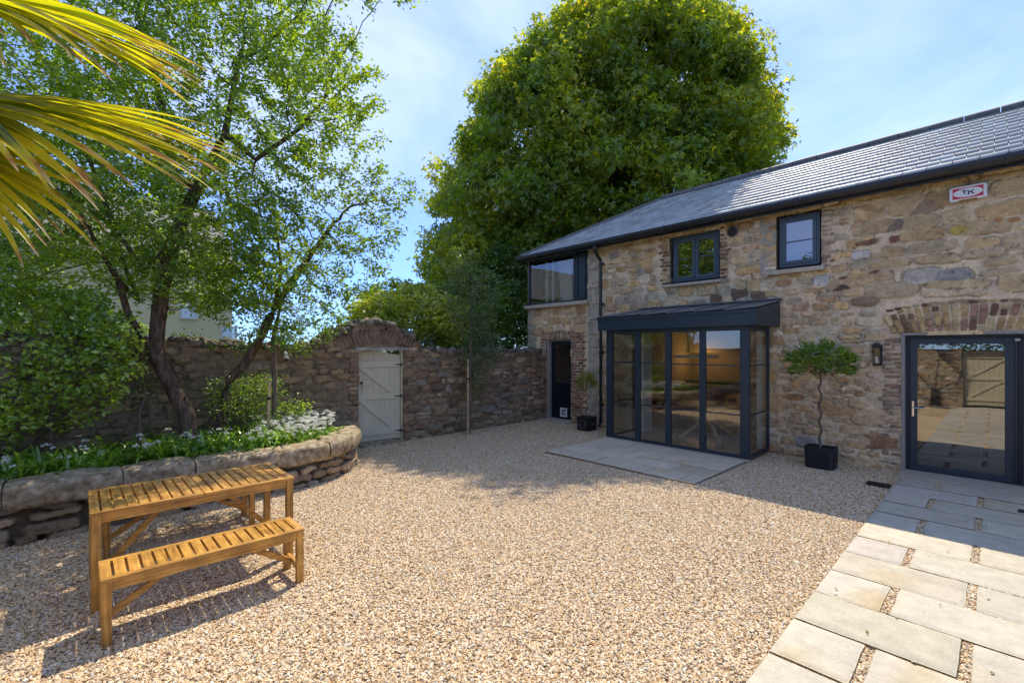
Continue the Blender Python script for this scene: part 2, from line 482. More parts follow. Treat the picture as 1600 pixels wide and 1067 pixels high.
def seeds_rubble(u0, u1, v0, v1, hr, wr, pal, seed, jit=0.25, hole=None, hgt=(0.009, 0.024), p=(2.6, 4.5), fill=(0.80, 0.98)):
    R = random.Random(seed); out = []
    v = v0
    while v < v1:
        h = R.uniform(*hr); u = u0 - R.uniform(0, wr[1])
        while u < u1:
            w = R.uniform(*wr) * (0.8 + 0.5 * h / hr[1])
            hh = h
            cu = u + w / 2; cv = v + h / 2 + R.uniform(-jit, jit) * h * 0.6
            sub = [(cu, cv, w / 2, hh / 2)]
            if R.random() < 0.22 and h > 0.13:      # two thin stones in place of one
                k = R.uniform(0.35, 0.65)
                sub = [(cu, v + h * k / 2, w / 2, h * k / 2), (cu, v + h * (k + 1) / 2, w / 2, h * (1 - k) / 2)]
            for (a, b, c, d) in sub:
                if hole and hole(a, b): continue
                f = R.uniform(*fill)
                out.append((a, b, c * f, d * f, R.uniform(-0.10, 0.10), R.uniform(*p), pal(R, a, b), R.uniform(*hgt)))
            u += w
        v += h
    return out

def relief(name, U, V, seeds, mortar, pos, holes=(), top=None, mat=None, parent=None, base_h=0.0,
           edge=0.012, warp=0.02, seed=1, rev=0.2, rough=0.004, revcol=None, smear=0.25, holecb=None, deep=0.0, shadow_gap=1.0):
    """U,V 1-d coordinate arrays; seeds = (cu,cv,a,b,theta,p,col,height); pos(u,v,h)->xyz"""
    U = np.array(U, float); V = np.array(V, float)
    for (a, b, c, d) in holes:
        for x in (a, b): U[np.argmin(abs(U - x))] = x
        for z in (c, d): V[np.argmin(abs(V - z))] = z
    nu, nv = len(U), len(V)
    uu, vv = np.meshgrid(U, V, indexing='ij')
    wu = uu + warp * fbm(uu * 7, vv * 7, 0.3, seed, 3) + 0.010 * noise3(uu * 38, vv * 38, 0.7, seed + 9)
    wv = vv + warp * 0.7 * fbm(uu * 6, vv * 8, 5.3, seed + 5, 3) + 0.008 * noise3(uu * 38, vv * 38, 3.7, seed + 8)
    SM = np.full((nu, nv), 4.0 * smear); ED = np.full((nu, nv), edge)
    D = np.full((nu, nv), 9.0); E = np.full((nu, nv), -1.0)
    H = np.zeros((nu, nv)); C = np.zeros((nu, nv, 3)); C[:] = mortar
    for (cu, cv, a, b, th, p, col, hg) in seeds:
        ext = max(a, b) * (1.25 if abs(th) > 0.3 else 1.15) + 0.06
        ea = ext if abs(th) > 0.3 else a * 1.2 + 0.06; eb = ext if abs(th) > 0.3 else b * 1.25 + 0.06
        i0 = np.searchsorted(U, cu - ea); i1 = np.searchsorted(U, cu + ea)
        j0 = np.searchsorted(V, cv - eb); j1 = np.searchsorted(V, cv + eb)
        if i1 <= i0 or j1 <= j0: continue
        wk = 1.0 if p < 5.9 else 0.3
        us, vs_ = uu[i0:i1, j0:j1], vv[i0:i1, j0:j1]
        du = us + wk * (wu[i0:i1, j0:j1] - us) - cu; dv = vs_ + wk * (wv[i0:i1, j0:j1] - vs_) - cv
        c, s = cos(th), sin(th)
        x = abs(du * c + dv * s) / a; y = abs(-du * s + dv * c) / b
        d = (x ** p + y ** p) ** (1 / p)
        m = d < D[i0:i1, j0:j1]
        D[i0:i1, j0:j1][m] = d[m]
        E[i0:i1, j0:j1][m] = ((1 - d) * min(a, b))[m]
        H[i0:i1, j0:j1][m] = hg
        SM[i0:i1, j0:j1][m] = 4.0 * smear if p < 5.9 else 0.25
        ED[i0:i1, j0:j1][m] = edge if p < 5.9 else 0.004
        C[i0:i1, j0:j1][m] = col
    nb = fbm(uu * 16, vv * 16, 1.1, seed + 3, 3)
    lowf = fbm(uu * 2.2, vv * 2.2, 9.1, seed + 4, 3)
    e = E + 0.010 * nb * SM + 0.004 * lowf * (SM > 0.3)
    k = np.clip(e / ED, 0, 1); k = k * k * (3 - 2 * k)
    mort = np.array(mortar) * (1 + 0.20 * lowf + 0.18 * nb + 0.10 * noise3(uu * 50, vv * 50, 2.2, seed + 15))[..., None]
    shade = 1 + 0.34 * fbm(uu * 11, vv * 11, 2.2, seed + 6, 4) + 0.10 * lowf + 0.12 * noise3(uu * 60, vv * 60, 1.2, seed + 14)
    Cf = mort * (1 - k[..., None]) + C * shade[..., None] * k[..., None]
    shadow_groove = np.exp(-((e + 0.002) / 0.0055) ** 2) * np.clip(0.5 + 2.2 * fbm(uu * 5, vv * 5, 8.8, seed + 21, 2), 0, 1) * shadow_gap
    Cf = Cf * (1 - 0.62 * shadow_groove)[..., None]  # shadow gaps and dirt painted dark along the recessed stone edges
    pit = np.clip(noise3(uu * 42, vv * 42, 6.1, seed + 30) * 0.5 + fbm(uu * 19, vv * 19, 7.1, seed + 31, 2) - 0.52, 0, 1) * 1.4
    Cf = Cf * (1 - np.clip(pit, 0, .6) * 0.8)[..., None]
    Hh = base_h - 0.012 * shadow_groove - 0.010 * pit + k * H * (1 + 0.5 * nb) + rough * fbm(uu * 24, vv * 24, 4.0, seed + 7, 3) - deep * (1 - k) + 0.006 * lowf
    if top is not None:
        tv = top(U)[:, None]
        vv = np.minimum(vv, tv)
    P = pos(uu, vv, Hh)
    Vt = P.reshape(-1, 3); Ct = Cf.reshape(-1, 3)
    idx = np.arange(nu * nv).reshape(nu, nv)
    q = np.stack([idx[:-1, :-1], idx[1:, :-1], idx[1:, 1:], idx[:-1, 1:]], -1)
    keep = np.ones((nu - 1, nv - 1), bool)
    for (a, b, c, d) in holes:
        mu = (U[:-1] + U[1:]) / 2; mv = (V[:-1] + V[1:]) / 2
        keep &= ~((mu > a)[:, None] & (mu < b)[:, None] & (mv > c)[None] & (mv < d)[None])
    if top is not None:
        keep &= (V[:-1][None, :] < np.minimum(tv[:-1], tv[1:]) - 1e-4) | (V[:-1][None, :] < np.maximum(tv[:-1], tv[1:]) - 1e-4)
    F = [q[keep]]
    VV = [Vt]; CC = [Ct]; n = len(Vt)
    for (a, b, c, d) in holes:
        ia, ib = np.argmin(abs(U - a)), np.argmin(abs(U - b)); jc, jd = np.argmin(abs(V - c)), np.argmin(abs(V - d))
        for line in (idx[ia, jc:jd + 1], idx[ib, jc:jd + 1], idx[ia:ib + 1, jc], idx[ia:ib + 1, jd]):
            fu = uu.ravel()[line]; fv = vv.ravel()[line]
            back = pos(fu, fv, np.full(len(line), -rev))
            VV.append(back); CC.append(Ct[line] * 0.95 if revcol is None else np.tile(revcol, (len(line), 1)))
            bi = np.arange(n, n + len(line)); n += len(line)
            F.append(np.stack([line[:-1], line[1:], bi[1:], bi[:-1]], -1))
    me = np_mesh(name, np.concatenate(VV), F, np.concatenate(CC), smooth=True)
    return link(name, me, mat, parent)

def rock(c, r, seed, sq=(1, 1, 1), n=1):
    """lumpy stone: returns verts, faces"""
    key = n
    if key not in rock.cache:
        bm = bmesh.new(); bmesh.ops.create_icosphere(bm, subdivisions=n + 1, radius=1)
        rock.cache[key] = (np.array([v.co[:] for v in bm.verts]), np.array([[v.index for v in f.verts] for f in bm.faces])); bm.free()
    v, f = rock.cache[key]
    s = np.sign(v) * abs(v) ** 0.7
    d = 1 + 0.42 * noise3(v[:, 0] * 1.3 + seed, v[:, 1] * 1.3, v[:, 2] * 1.3, seed) + 0.1 * noise3(v[:, 0] * 3.4 + seed, v[:, 1] * 3.4, v[:, 2] * 3.4, seed)
    return s * d[:, None] * r * np.array(sq) + np.array(c), f
rock.cache = {}

# ------------------------------------------------------------------ ground
g = MB(); g.add([(-600, -600, -0.06), (600, -600, -0.06), (600, 600, -0.06), (-600, 600, -0.06)], [(0, 1, 2, 3)])
tag(g.build('ground', mat_noise('rough_grass', (0.04, 0.06, 0.015), (0.09, 0.12, 0.03), scale=3, rough=1, bump=0.3)), kind='structure')

def ground_grid(name, x0, x1, y0, y1, res, mat):
    U = np.arange(x0, x1 + res / 2, res); V = np.arange(y0, y1 + res / 2, res)
    uu, vv = np.meshgrid(U, V, indexing='ij')
    z = 0.012 * fbm(uu * 0.8, vv * 0.8, 0, 31, 2) - 0.012
    idx = np.arange(uu.size).reshape(uu.shape)
    q = np.stack([idx[:-1, :-1], idx[1:, :-1], idx[1:, 1:], idx[:-1, 1:]], -1).reshape(-1, 4)
    return np_mesh(name, np.stack([uu, vv, z], -1).reshape(-1, 3), q, smooth=True)
gg = link('gravel_yard', ground_grid('gravel_yard', -8.4, 7.0, -2.3, 9.3, 0.2, None), M['gravelbed'])
tag(gg, kind='structure')

def gravel_nodes():
    ng = bpy.data.node_groups.new('gravel_scatter', 'GeometryNodeTree')
    ng.interface.new_socket('Geometry', in_out='INPUT', socket_type='NodeSocketGeometry')
    ng.interface.new_socket('Geometry', in_out='OUTPUT', socket_type='NodeSocketGeometry')
    gi = ng.nodes.new('NodeGroupInput'); go = ng.nodes.new('NodeGroupOutput')
    L = ng.links.new
    join = ng.nodes.new('GeometryNodeJoinGeometry')
    dens = ng.nodes.new('GeometryNodeInputNamedAttribute'); dens.data_type = 'FLOAT'; dens.inputs[0].default_value = 'dens'
    for k in range(3):
        dp = ng.nodes.new('GeometryNodeDistributePointsOnFaces'); dp.distribute_method = 'RANDOM'
        dp.inputs['Seed'].default_value = k * 7 + 1
        L(gi.outputs[0], dp.inputs['Mesh']); L(dens.outputs[0], dp.inputs['Density'])
        ico = ng.nodes.new('GeometryNodeMeshIcoSphere'); ico.inputs['Radius'].default_value = 1.0; ico.inputs['Subdivisions'].default_value = 2
        pos = ng.nodes.new('GeometryNodeInputPosition')
        vm = ng.nodes.new('ShaderNodeVectorMath'); vm.operation = 'ADD'; vm.inputs[1].default_value = (k * 5.1, k * 2.3, 1)
        L(pos.outputs[0], vm.inputs[0])
        nz = ng.nodes.new('ShaderNodeTexNoise'); nz.inputs['Scale'].default_value = 0.9; nz.inputs['Detail'].default_value = 1.0
        L(vm.outputs[0], nz.inputs['Vector'])
        mr = ng.nodes.new('ShaderNodeMapRange'); mr.inputs[1].default_value = 0.3; mr.inputs[2].default_value = 0.7
        mr.inputs[3].default_value = 0.55; mr.inputs[4].default_value = 1.35
        L(nz.outputs[0], mr.inputs[0])
        sc = ng.nodes.new('ShaderNodeVectorMath'); sc.operation = 'SCALE'
        L(pos.outputs[0], sc.inputs[0]); L(mr.outputs[0], sc.inputs['Scale'])
        sp = ng.nodes.new('GeometryNodeSetPosition'); L(ico.outputs[0], sp.inputs[0]); L(sc.outputs[0], sp.inputs['Position'])
        sm = ng.nodes.new('GeometryNodeSetMaterial'); sm.inputs['Material'].default_value = M['pebble']; L(sp.outputs[0], sm.inputs[0])
        rr = ng.nodes.new('FunctionNodeRandomValue'); rr.data_type = 'FLOAT_VECTOR'
        rr.inputs[0].default_value = (-0.45, -0.45, 0); rr.inputs[1].default_value = (0.45, 0.45, 6.28); rr.inputs['Seed'].default_value = k + 20
        rs = ng.nodes.new('FunctionNodeRandomValue'); rs.data_type = 'FLOAT_VECTOR'
        rs.inputs[0].default_value = (0.0060, 0.0052, 0.0040); rs.inputs[1].default_value = (0.0140, 0.0108, 0.0080); rs.inputs['Seed'].default_value = k + 40
        ip = ng.nodes.new('GeometryNodeInstanceOnPoints')
        L(dp.outputs[0], ip.inputs['Points']); L(sm.outputs[0], ip.inputs['Instance']); L(rr.outputs[0], ip.inputs['Rotation']); L(rs.outputs[0], ip.inputs['Scale'])
        rc = ng.nodes.new('FunctionNodeRandomValue'); rc.data_type = 'FLOAT'; rc.inputs['Seed'].default_value = k + 60
        st = ng.nodes.new('GeometryNodeStoreNamedAttribute'); st.data_type = 'FLOAT'; st.domain = 'INSTANCE'; st.inputs['Name'].default_value = 'rnd'
        L(ip.outputs[0], st.inputs['Geometry']); L(rc.outputs[1], st.inputs['Value'])
        L(st.outputs[0], join.inputs[0])
    L(join.outputs[0], go.inputs[0])
    return ng

BED = [(-6.36, -3.2), (-6.36, -1.5), (-6.36, 0.4), (-6.39, 1.6), (-6.44, 2.2), (-6.56, 2.66), (-6.80, 3.02), (-7.15, 3.28), (-7.60, 3.46), (-8.3, 3.56)]
def smooth_path(P, step=0.02):
    P = np.array(P, float); Q = np.vstack([2 * P[0] - P[1], P, 2 * P[-1] - P[-2]])
    out = []
    for i in range(1, len(Q) - 2):
        for t in np.linspace(0, 1, 40, endpoint=False):
            a, b, c, d = Q[i - 1], Q[i], Q[i + 1], Q[i + 2]
            out.append(0.5 * ((2 * b) + (c - a) * t + (2 * a - 5 * b + 4 * c - d) * t * t + (3 * b - a - 3 * c + d) * t ** 3))
    out.append(P[-1]); out = np.array(out)
    s = np.concatenate([[0], np.cumsum(np.linalg.norm(np.diff(out, axis=0), axis=1))])
    ss = np.arange(0, s[-1], step)
    return ss, np.stack([np.interp(ss, s, out[:, 0]), np.interp(ss, s, out[:, 1])], -1)
BS, BP = smooth_path(BED)
BT = np.gradient(BP, axis=0); BT /= np.linalg.norm(BT, axis=1)[:, None]
BN = np.stack([BT[:, 1], -BT[:, 0]], -1)           # outward (towards the yard)

def gravel_mesh():
    res = 0.1
    U = np.arange(-8.3, 5.0, res); V = np.arange(-2.2, 9.11, res)
    uu, vv = np.meshgrid(U, V, indexing='ij')
    z = 0.012 * fbm(uu * 0.8, vv * 0.8, 0, 31, 2) - 0.008
    idx = np.arange(uu.size).reshape(uu.shape)
    q = np.stack([idx[:-1, :-1], idx[1:, :-1], idx[1:, 1:], idx[:-1, 1:]], -1)
    cx = (uu[:-1, :-1] + res / 2); cy = vv[:-1, :-1] + res / 2
    bx = np.interp(cy, BP[:, 1], BP[:, 0])
    keep = ~((cx < bx) & (cy < 3.55))
    keep &= ~((cx > -5.5) & (cx < -2.85) & (cy > 6.15))           # stone patio and porch
    keep &= ~((cx > 1.4))
    Z = -SY * cx + CY * cy
    q = q[keep]
    d = np.clip(6800 - 540 * np.clip(np.hypot(uu, vv) - 2.5, 0, 9), 2200, 6800) / 3
    d = np.where(np.hypot(uu, vv) < 1.8, 500, d)
    me = np_mesh('gravel', np.stack([uu, vv, z], -1).reshape(-1, 3), q)
    a = me.attributes.new('dens', 'FLOAT', 'POINT'); a.data.foreach_set('value', d.ravel().astype(np.float32))
    return me
gr = link('gravel', gravel_mesh(), M['pebble'])
tag(gr, 'loose cream and tan gravel covering the courtyard', 'gravel', kind='stuff')
gmod = gr.modifiers.new('scatter', 'NODES'); gmod.node_group = gravel_nodes()

# ---- slabs
M['slab'] = mat_attr('paving_slab', rough=0.8, nscale=60, namt=0.24, bump=0.5, bscale=90, bdist=0.005)
def slabs(name, rects, zt, th, cols, seed, bev=0.006):
    R = random.Random(seed); V = []; F = []; C = []; n = 0
    for k, (x0, x1, y0, y1) in enumerate(rects):
        nx = max(2, int((x1 - x0) / 0.05)); ny = max(2, int((y1 - y0) / 0.05))
        u = np.concatenate([[x0, x0 + bev], np.linspace(x0 + bev, x1 - bev, nx)[1:-1], [x1 - bev, x1]])
        v = np.concatenate([[y0, y0 + bev], np.linspace(y0 + bev, y1 - bev, ny)[1:-1], [y1 - bev, y1]])
        uu, vv = np.meshgrid(u, v, indexing='ij')
        tx, ty, tz = R.uniform(-.004, .004), R.uniform(-.004, .004), R.uniform(-.003, .003)
        z = zt + tz + tx * (uu - x0) + ty * (vv - y0)
        e = (uu == x0) | (uu == x1) | (vv == y0) | (vv == y1)
        jx = 0.004 * noise3(uu * 9, vv * 9, k, 3); jy = 0.004 * noise3(uu * 9, vv * 9, k + 50, 3)
        z = np.where(e, z - bev * 0.8, z)
        c = np.array(cols[k] if isinstance(cols, list) else cols(R, k))
        cc = c * (1 + 0.10 * fbm(uu * 3, vv * 3, k * 3.1, 5, 3))[..., None]
        st = np.clip(fbm(uu * 1.7, vv * 1.7, k * 7.7, 8, 3) - 0.22, 0, 1)[..., None] * 1.5
        cc = cc * (1 - st) + cc * np.array([0.9, 0.72, 0.42]) * st
        P = np.stack([uu + jx, vv + jy, z], -1)
        a, b = uu.shape; idx = np.arange(a * b).reshape(a, b) + n
        V.append(P.reshape(-1, 3)); C.append(cc.reshape(-1, 3)); F.append(np.stack([idx[:-1, :-1], idx[1:, :-1], idx[1:, 1:], idx[:-1, 1:]], -1).reshape(-1, 4)); n += a * b
        base = n - a * b; Pf = P.reshape(-1, 3); cf = cc.reshape(-1, 3)
        for ln, rv in ((idx[0, :], 1), (idx[-1, :], 0), (idx[:, 0], 0), (idx[:, -1], 1)):
            bot = Pf[ln - base].copy(); bot[:, 2] = zt - th
            V.append(bot); C.append(cf[ln - base] * 0.8); bi = np.arange(n, n + len(ln)); n += len(ln)
            F.append(np.stack([ln[:-1], ln[1:], bi[1:], bi[:-1]], -1) if rv == 0 else np.stack([ln[1:], ln[:-1], bi[:-1], bi[1:]], -1))
    return np_mesh(name, np.concatenate(V), F, np.concatenate(C))

rects = []; y = 8.67; k = 0
JO = 0.011
while y > -2.0:
    y1 = y - 0.51
    gaps = [-0.15, 0.75] if k % 2 == 1 else [-0.56, 0.34]
    xs = [-0.95]
    for gx in gaps:
        rects.append((xs[-1] + (0.0 if xs[-1] == -0.95 else 0.0), gx, y1 + JO, y - JO)); xs.append(gx + 0.055)
    rects.append((xs[-1], 1.25, y1 + JO, y - JO))
    y = y1; k += 1
pcol = lambda R, k: tuple(np.array([0.475, 0.435, 0.355]) * R.uniform(0.92, 1.06) * np.array([1, R.uniform(.97, 1.01), R.uniform(.92, 1.03)]))
tag(link('path', slabs('path', rects, 0.012, 0.05, pcol, 4), M['slab']), kind='structure')
rects = []; cols = []
R = random.Random(8)
ys = [6.10, 6.55, 7.02, 7.50, 7.97]
offs = [0.0, 0.35, 0.1, 0.5]
for r in range(4):
    x = -5.58; first = True
    while x < -2.83:
        w = R.choice([0.55, 0.75, 0.9]) if not first else 0.3 + offs[r]
        first = False
        x1 = min(x + w, -2.82)
        if -2.82 - x1 < 0.2: x1 = -2.82
        rects.append((x, x1 - 0.006, ys[r], ys[r + 1] - 0.006))
        c = np.array([0.60, 0.505, 0.37]) * R.uniform(0.88, 1.06)
        if r == 1 and x < -3.3 < x1: c = np.array([0.48, 0.40, 0.28])
        cols.append(tuple(c)); x = x1
tag(link('patio', slabs('patio', rects, 0.022, 0.07, cols, 5, bev=0.003), M['slab']), kind='structure')
# joint bed under the patio
b = MB(); b.box(-5.575, -2.825, 6.105, 8.0, -0.05, 0.010)
tag(b.build('patio_bed', mat_noise('patio_mortar', (0.25, 0.24, 0.22), (0.33, 0.32, 0.29))), kind='structure')

# ------------------------------------------------------------------ house
HOUSE = thing('stone_house', 'two storey coach house of tan rubble stone with slate roof and dark glazed porch', 'house', (-3, 11, 0))
PAL = [(0.42, 0.325, 0.215), (0.36, 0.285, 0.20), (0.47, 0.385, 0.275), (0.33, 0.30, 0.255), (0.29, 0.255, 0.215),
       (0.44, 0.31, 0.165), (0.38, 0.25, 0.13), (0.26, 0.17, 0.105), (0.52, 0.45, 0.35), (0.34, 0.235, 0.165), (0.56, 0.50, 0.42)]
PW = [5, 5, 5, 5, 3, 4, 3, 2.0, 3, 3, 1.5]
def pal_f(R, u, v):
    c = np.array(R.choices(PAL, PW)[0]) * R.uniform(1.12, 1.55)
    if u > -1.3 and v > 2.4: c = c * 0.5 + np.array([0.47, 0.38, 0.25]) * 0.5
    if v < 1.1 and u > -2.7: c = c * 0.55 + np.array([0.52, 0.38, 0.24]) * 0.45
    return tuple((c * 0.78 + np.array([0.48, 0.36, 0.22]) * 0.22) * np.array([1.10, 1.01, 0.855]))
BRK = [(0.24, 0.12, 0.075), (0.30, 0.16, 0.10), (0.36, 0.21, 0.14), (0.20, 0.10, 0.07), (0.34, 0.24, 0.17)]
BRY = [(0.46, 0.31, 0.14), (0.38, 0.24, 0.11), (0.24, 0.14, 0.08), (0.50, 0.37, 0.20), (0.16, 0.09, 0.055)]
BRP = [(0.46, 0.34, 0.24), (0.50, 0.39, 0.28), (0.40, 0.28, 0.19), (0.30, 0.19, 0.12)]
def bricks(u0, u1, v0, v1, pal, seed, bw=0.215, bh=0.070, ragL=0, ragR=0, p=7, hgt=0.012, soft=0):
    R = random.Random(seed); out = []; v = v0; r = 0
    while v < v1 - 0.03:
        a = u0 - (R.uniform(0, ragL) if r % 2 else 0); b = u1 + (R.uniform(0, ragR) if r % 2 else 0)
        u = a - (bw / 2 if r % 2 else 0)
        while u < b - 0.02:
            ua = max(u, a); ub = min(u + bw, b)
            if ub - ua > 0.04:
                c = np.array(R.choice(pal)) * R.uniform(0.8, 1.15)
                out.append(((ua + ub) / 2, v + bh / 2 + R.uniform(-.004, .004), (ub - ua) / 2 - 0.006, bh / 2 - 0.006, R.uniform(-.03, .03), p, tuple(c), hgt * R.uniform(0.4, 1.1)))
            u += bw if R.random() > 0.3 else bw / 2
        v += bh + 0.004; r += 1
    return out
BZ = [(-8.52, -8.29, -0.1, 2.34), (-7.42, -6.90, -0.1, 2.34), (-8.3, -7.4, 2.1, 2.34), (-4.97, -4.74, 3.2, 4.2), (-3.70, -3.48, 3.22, 4.2),
      (-1.27, -0.96, -0.1, 2.05), (-2.02, -1.78, 3.22, 4.2), (-1.16, 0.62, 2.06, 2.58), (-6.90, -6.54, -0.1, 4.4), (0.29, 0.5, -0.1, 2.1)]
def inz(u, v): return any(a - 0.03 < u < b + 0.03 and c < v < d for a, b, c, d in BZ)
seeds = []
seeds += seeds_rubble(-9.1, -6.5, -0.05, 4.5, (0.14, 0.28), (0.18, 0.40), pal_f, 3, fill=(0.86, 1.0), hole=lambda u, v: inz(u, v) or u < -8.66 and v > 1.9 or u > -6.9)
seeds += seeds_rubble(-6.6, -2.6, -0.05, 4.5, (0.10, 0.25), (0.12, 0.38), pal_f, 5, fill=(0.86, 1.02), hole=lambda u, v: inz(u, v) or u < -6.5 or u > -2.62, jit=0.4)
seeds += seeds_rubble(-2.65, -1.15, -0.05, 4.5, (0.08, 0.19), (0.11, 0.34), pal_f, 9, hole=lambda u, v: inz(u, v) or u > -1.15, jit=0.4, fill=(0.80, 1.0))
seeds += seeds_rubble(-1.2, 3.2, -0.05, 4.5, (0.15, 0.29), (0.25, 0.62), pal_f, 14, hole=lambda u, v: inz(u, v), p=(3, 6), fill=(0.86, 0.99))
R = random.Random(21)
v = 0.0
while v < 4.4:                                     # pale quoins beside the downpipe
    h = R.uniform(0.30, 0.46)
    seeds.append((-6.73, v + h / 2, 0.155, h / 2 - 0.008, 0, 9, tuple(np.array([0.44, 0.385, 0.30]) * R.uniform(0.9, 1.08)), 0.012)); v += h
v = 1.9
while v < 3.1:                                     # corner quoins
    h = R.uniform(0.25, 0.40); w = R.choice([0.17, 0.28])
    seeds.append((-8.97 + w, v + h / 2, w, h / 2 - 0.008, 0, 8, tuple(np.array([0.42, 0.37, 0.29]) * R.uniform(0.9, 1.08)), 0.014)); v += h
seeds += bricks(-8.46, -8.29, 0.0, 2.12, BRK, 31, ragL=0.08)
seeds += bricks(-7.42, -7.02, 0.0, 2.32, BRK, 32, ragR=0.11)
for r_ in range(2):                                # soldier courses over the small door
    for i in range(18):
        u = -8.44 + i * 0.063
        c = np.array(R.choice(BRK)) * R.uniform(0.9, 1.3)
        seeds.append((u, 2.125 + 0.055 + r_ * 0.112, 0.027, 0.050, 0, 7, tuple(c), 0.012 * R.uniform(.5, 1)))
seeds += bricks(-4.93, -4.74, 3.22, 4.25, BRY, 33, ragL=0.09)
seeds += bricks(-3.70, -3.55, 3.22, 4.25, BRY, 34, ragR=0.09)
seeds += bricks(-1.20, -0.96, 0.0, 2.06, BRP, 35, ragL=0.09, bh=0.066)
seeds += bricks(0.29, 0.45, 0.0, 2.06, BRP, 37, ragR=0.09)
seeds += bricks(-2.02, -1.86, 3.22, 4.22, BRP, 36, ragR=0.09)
for i in range(-9, 13):                            # flat brick arch over the glazed door
    u = -0.30 + i * 0.083; th = -(u + 0.30) * 0.52
    top = 2.50 - 0.10 * ((u + 0.30) / 0.9) ** 2 if u < 0.9 else 2.42
    w = 2.09; j = 0
    while w < top - 0.03:
        L = R.choice([0.10, 0.21, 0.21]); L = min(L, top - w)
        if L < 0.05: break
        dv = w + L / 2 - 2.07
        c = np.array(R.choice(BRY[:4] + BRY[:2] + BRK[2:3] + BRY[4:])) * R.uniform(0.85, 1.25)
        seeds.append((u + tan(-th) * dv, w + L / 2, 0.036, L / 2 - 0.004, th, 8, tuple(c), 0.018))
        w += L
for i in range(20):                                # thin course over the arch
    u = -1.12 + i * 0.10
    seeds.append((u, 2.525 - 0.085 * ((u + 0.30) / 0.9) ** 2, 0.045, 0.022, 0, 6, tuple(np.array(R.choice(BRY)) * 0.9), 0.010))
def fac(px, py):
    l = (px - 800) / 715; v = -(py - 546) / 715
    Z = 9.1 / (SY * l + CY)
    return (CY * l - SY) * Z, CAMH + v * Z
for (px, py, a, b, c, th) in [(1120, 468, .13, .11, (0.23, 0.13, 0.08), .1), (1153, 459, .18, .13, (0.20, 0.13, 0.085), 0), (1186, 462, .16, .10, (0.25, 0.15, 0.09), -.1),
        (1507, 358, .17, .075, (0.44, 0.33, 0.09), 0), (1398, 374, .075, .06, (0.22, 0.10, 0.07), 0), (1317, 449, .13, .055, (0.15, 0.10, 0.07), 0),
        (1353, 471, .19, .085, (0.28, 0.19, 0.12), 0), (1351, 380, .2, .045, (0.24, 0.13, 0.075), 0.05), (1317, 435, .11, .035, (0.20, 0.12, 0.08), 0),
        (1443, 323, .16, .10, (0.32, 0.22, 0.15), 0), (1400, 352, .14, .10, (0.25, 0.20, 0.15), 0), (1344, 399, .14, .075, (0.58, 0.54, 0.47), 0),
        (1439, 432, .22, .12, (0.47, 0.41, 0.33), 0), (1487, 431, .22, .10, (0.31, 0.29, 0.26), 0), (1283, 440, .12, .11, (0.50, 0.47, 0.42), 0),
        (1365, 426, .12, .035, (0.2, 0.11, 0.08), 0.15), (1560, 345, .06, .05, (0.45, 0.22, 0.09), 0), (1585, 344, .05, .04, (0.45, 0.22, 0.09), 0),
        (1240, 620, .2, .06, (0.36, 0.19, 0.09), 0), (1300, 640, .22, .10, (0.42, 0.26, 0.13), 0), (1375, 690, .25, .12, (0.34, 0.19, 0.10), 0), (1260, 690, .2, .10, (0.36, 0.32, 0.28), 0),
        (1320, 560, .10, .12, (0.28, 0.15, 0.12), 0), (960, 400, .14, .13, (0.33, 0.29, 0.24), 0.1), (1000, 425, .15, .09, (0.34, 0.29, 0.23), 0)]:
    u, v = fac(px, py)
    seeds = [s for s in seeds if not (abs(s[0] - u) < a * 0.75 and abs(s[1] - v) < b * 0.75)]
    seeds.append((u, v, a, b, th, 3.5, c, 0.020))
HOLES = [(-8.29, -7.42, -0.05, 2.12), (-5.47, -2.92, -0.05, 2.40), (-0.96, 0.28, -0.05, 2.06), (-4.74, -3.70, 3.22, 4.20), (-2.70, -2.02, 3.25, 4.22), (-8.97, -6.90, 3.06, 4.42)]
fposn = lambda u, v, h: np.stack([u, 9.1 - h, v], -1)
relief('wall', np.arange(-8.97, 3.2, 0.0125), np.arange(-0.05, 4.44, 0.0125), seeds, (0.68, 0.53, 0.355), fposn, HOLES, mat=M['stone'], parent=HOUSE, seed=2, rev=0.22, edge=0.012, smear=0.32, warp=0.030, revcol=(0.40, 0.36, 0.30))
b = MB()
b.box(-8.97, -8.67, 9.12, 14.3, -0.05, 3.05); b.box(-8.97, -8.67, 10.6, 14.3, 3.05, 4.42)   # gable end and rear
b.box(-8.66, 6.0, 14.0, 14.3, -0.05, 4.40); b.box(3.2, 6.0, 9.1, 9.4, -0.05, 4.42); b.box(5.7, 6.0, 9.41, 13.99, -0.05, 4.4)
b.box(-8.66, 5.69, 9.33, 13.99, 2.62, 2.80)
b.box(-6.62, -6.50, 9.33, 13.99, 0.0, 2.61); b.box(-2.2, -2.08, 9.33, 13.99, 0.0, 2.61)
b.box(-6.85, -6.80, 9.33, 13.99, 2.81, 4.35); b.box(-3.2, -3.1, 9.33, 13.99, 2.81, 4.35)
b.build('inner_walls', M['plaster'], HOUSE)
for x0, x1 in ((-5.468, -5.36), (-3.03, -2.922)):
    b = MB(); b.box(x0, x1, 9.095, 9.45, 0.031, 2.38); b.build('reveal', M['wplaster'], HOUSE)
b = MB(); b.box(-6.50, -2.2, 9.05, 13.99, -0.04, 0.03); b.box(-5.50, -2.86, 8.10, 9.05, -0.04, 0.03); b.box(-2.08, 5.6, 9.34, 13.99, -0.04, 0.03); b.box(-8.6, -6.62, 9.4, 13.99, -0.04, 0.03)
b.build('oak_floor', M['oak'], HOUSE)

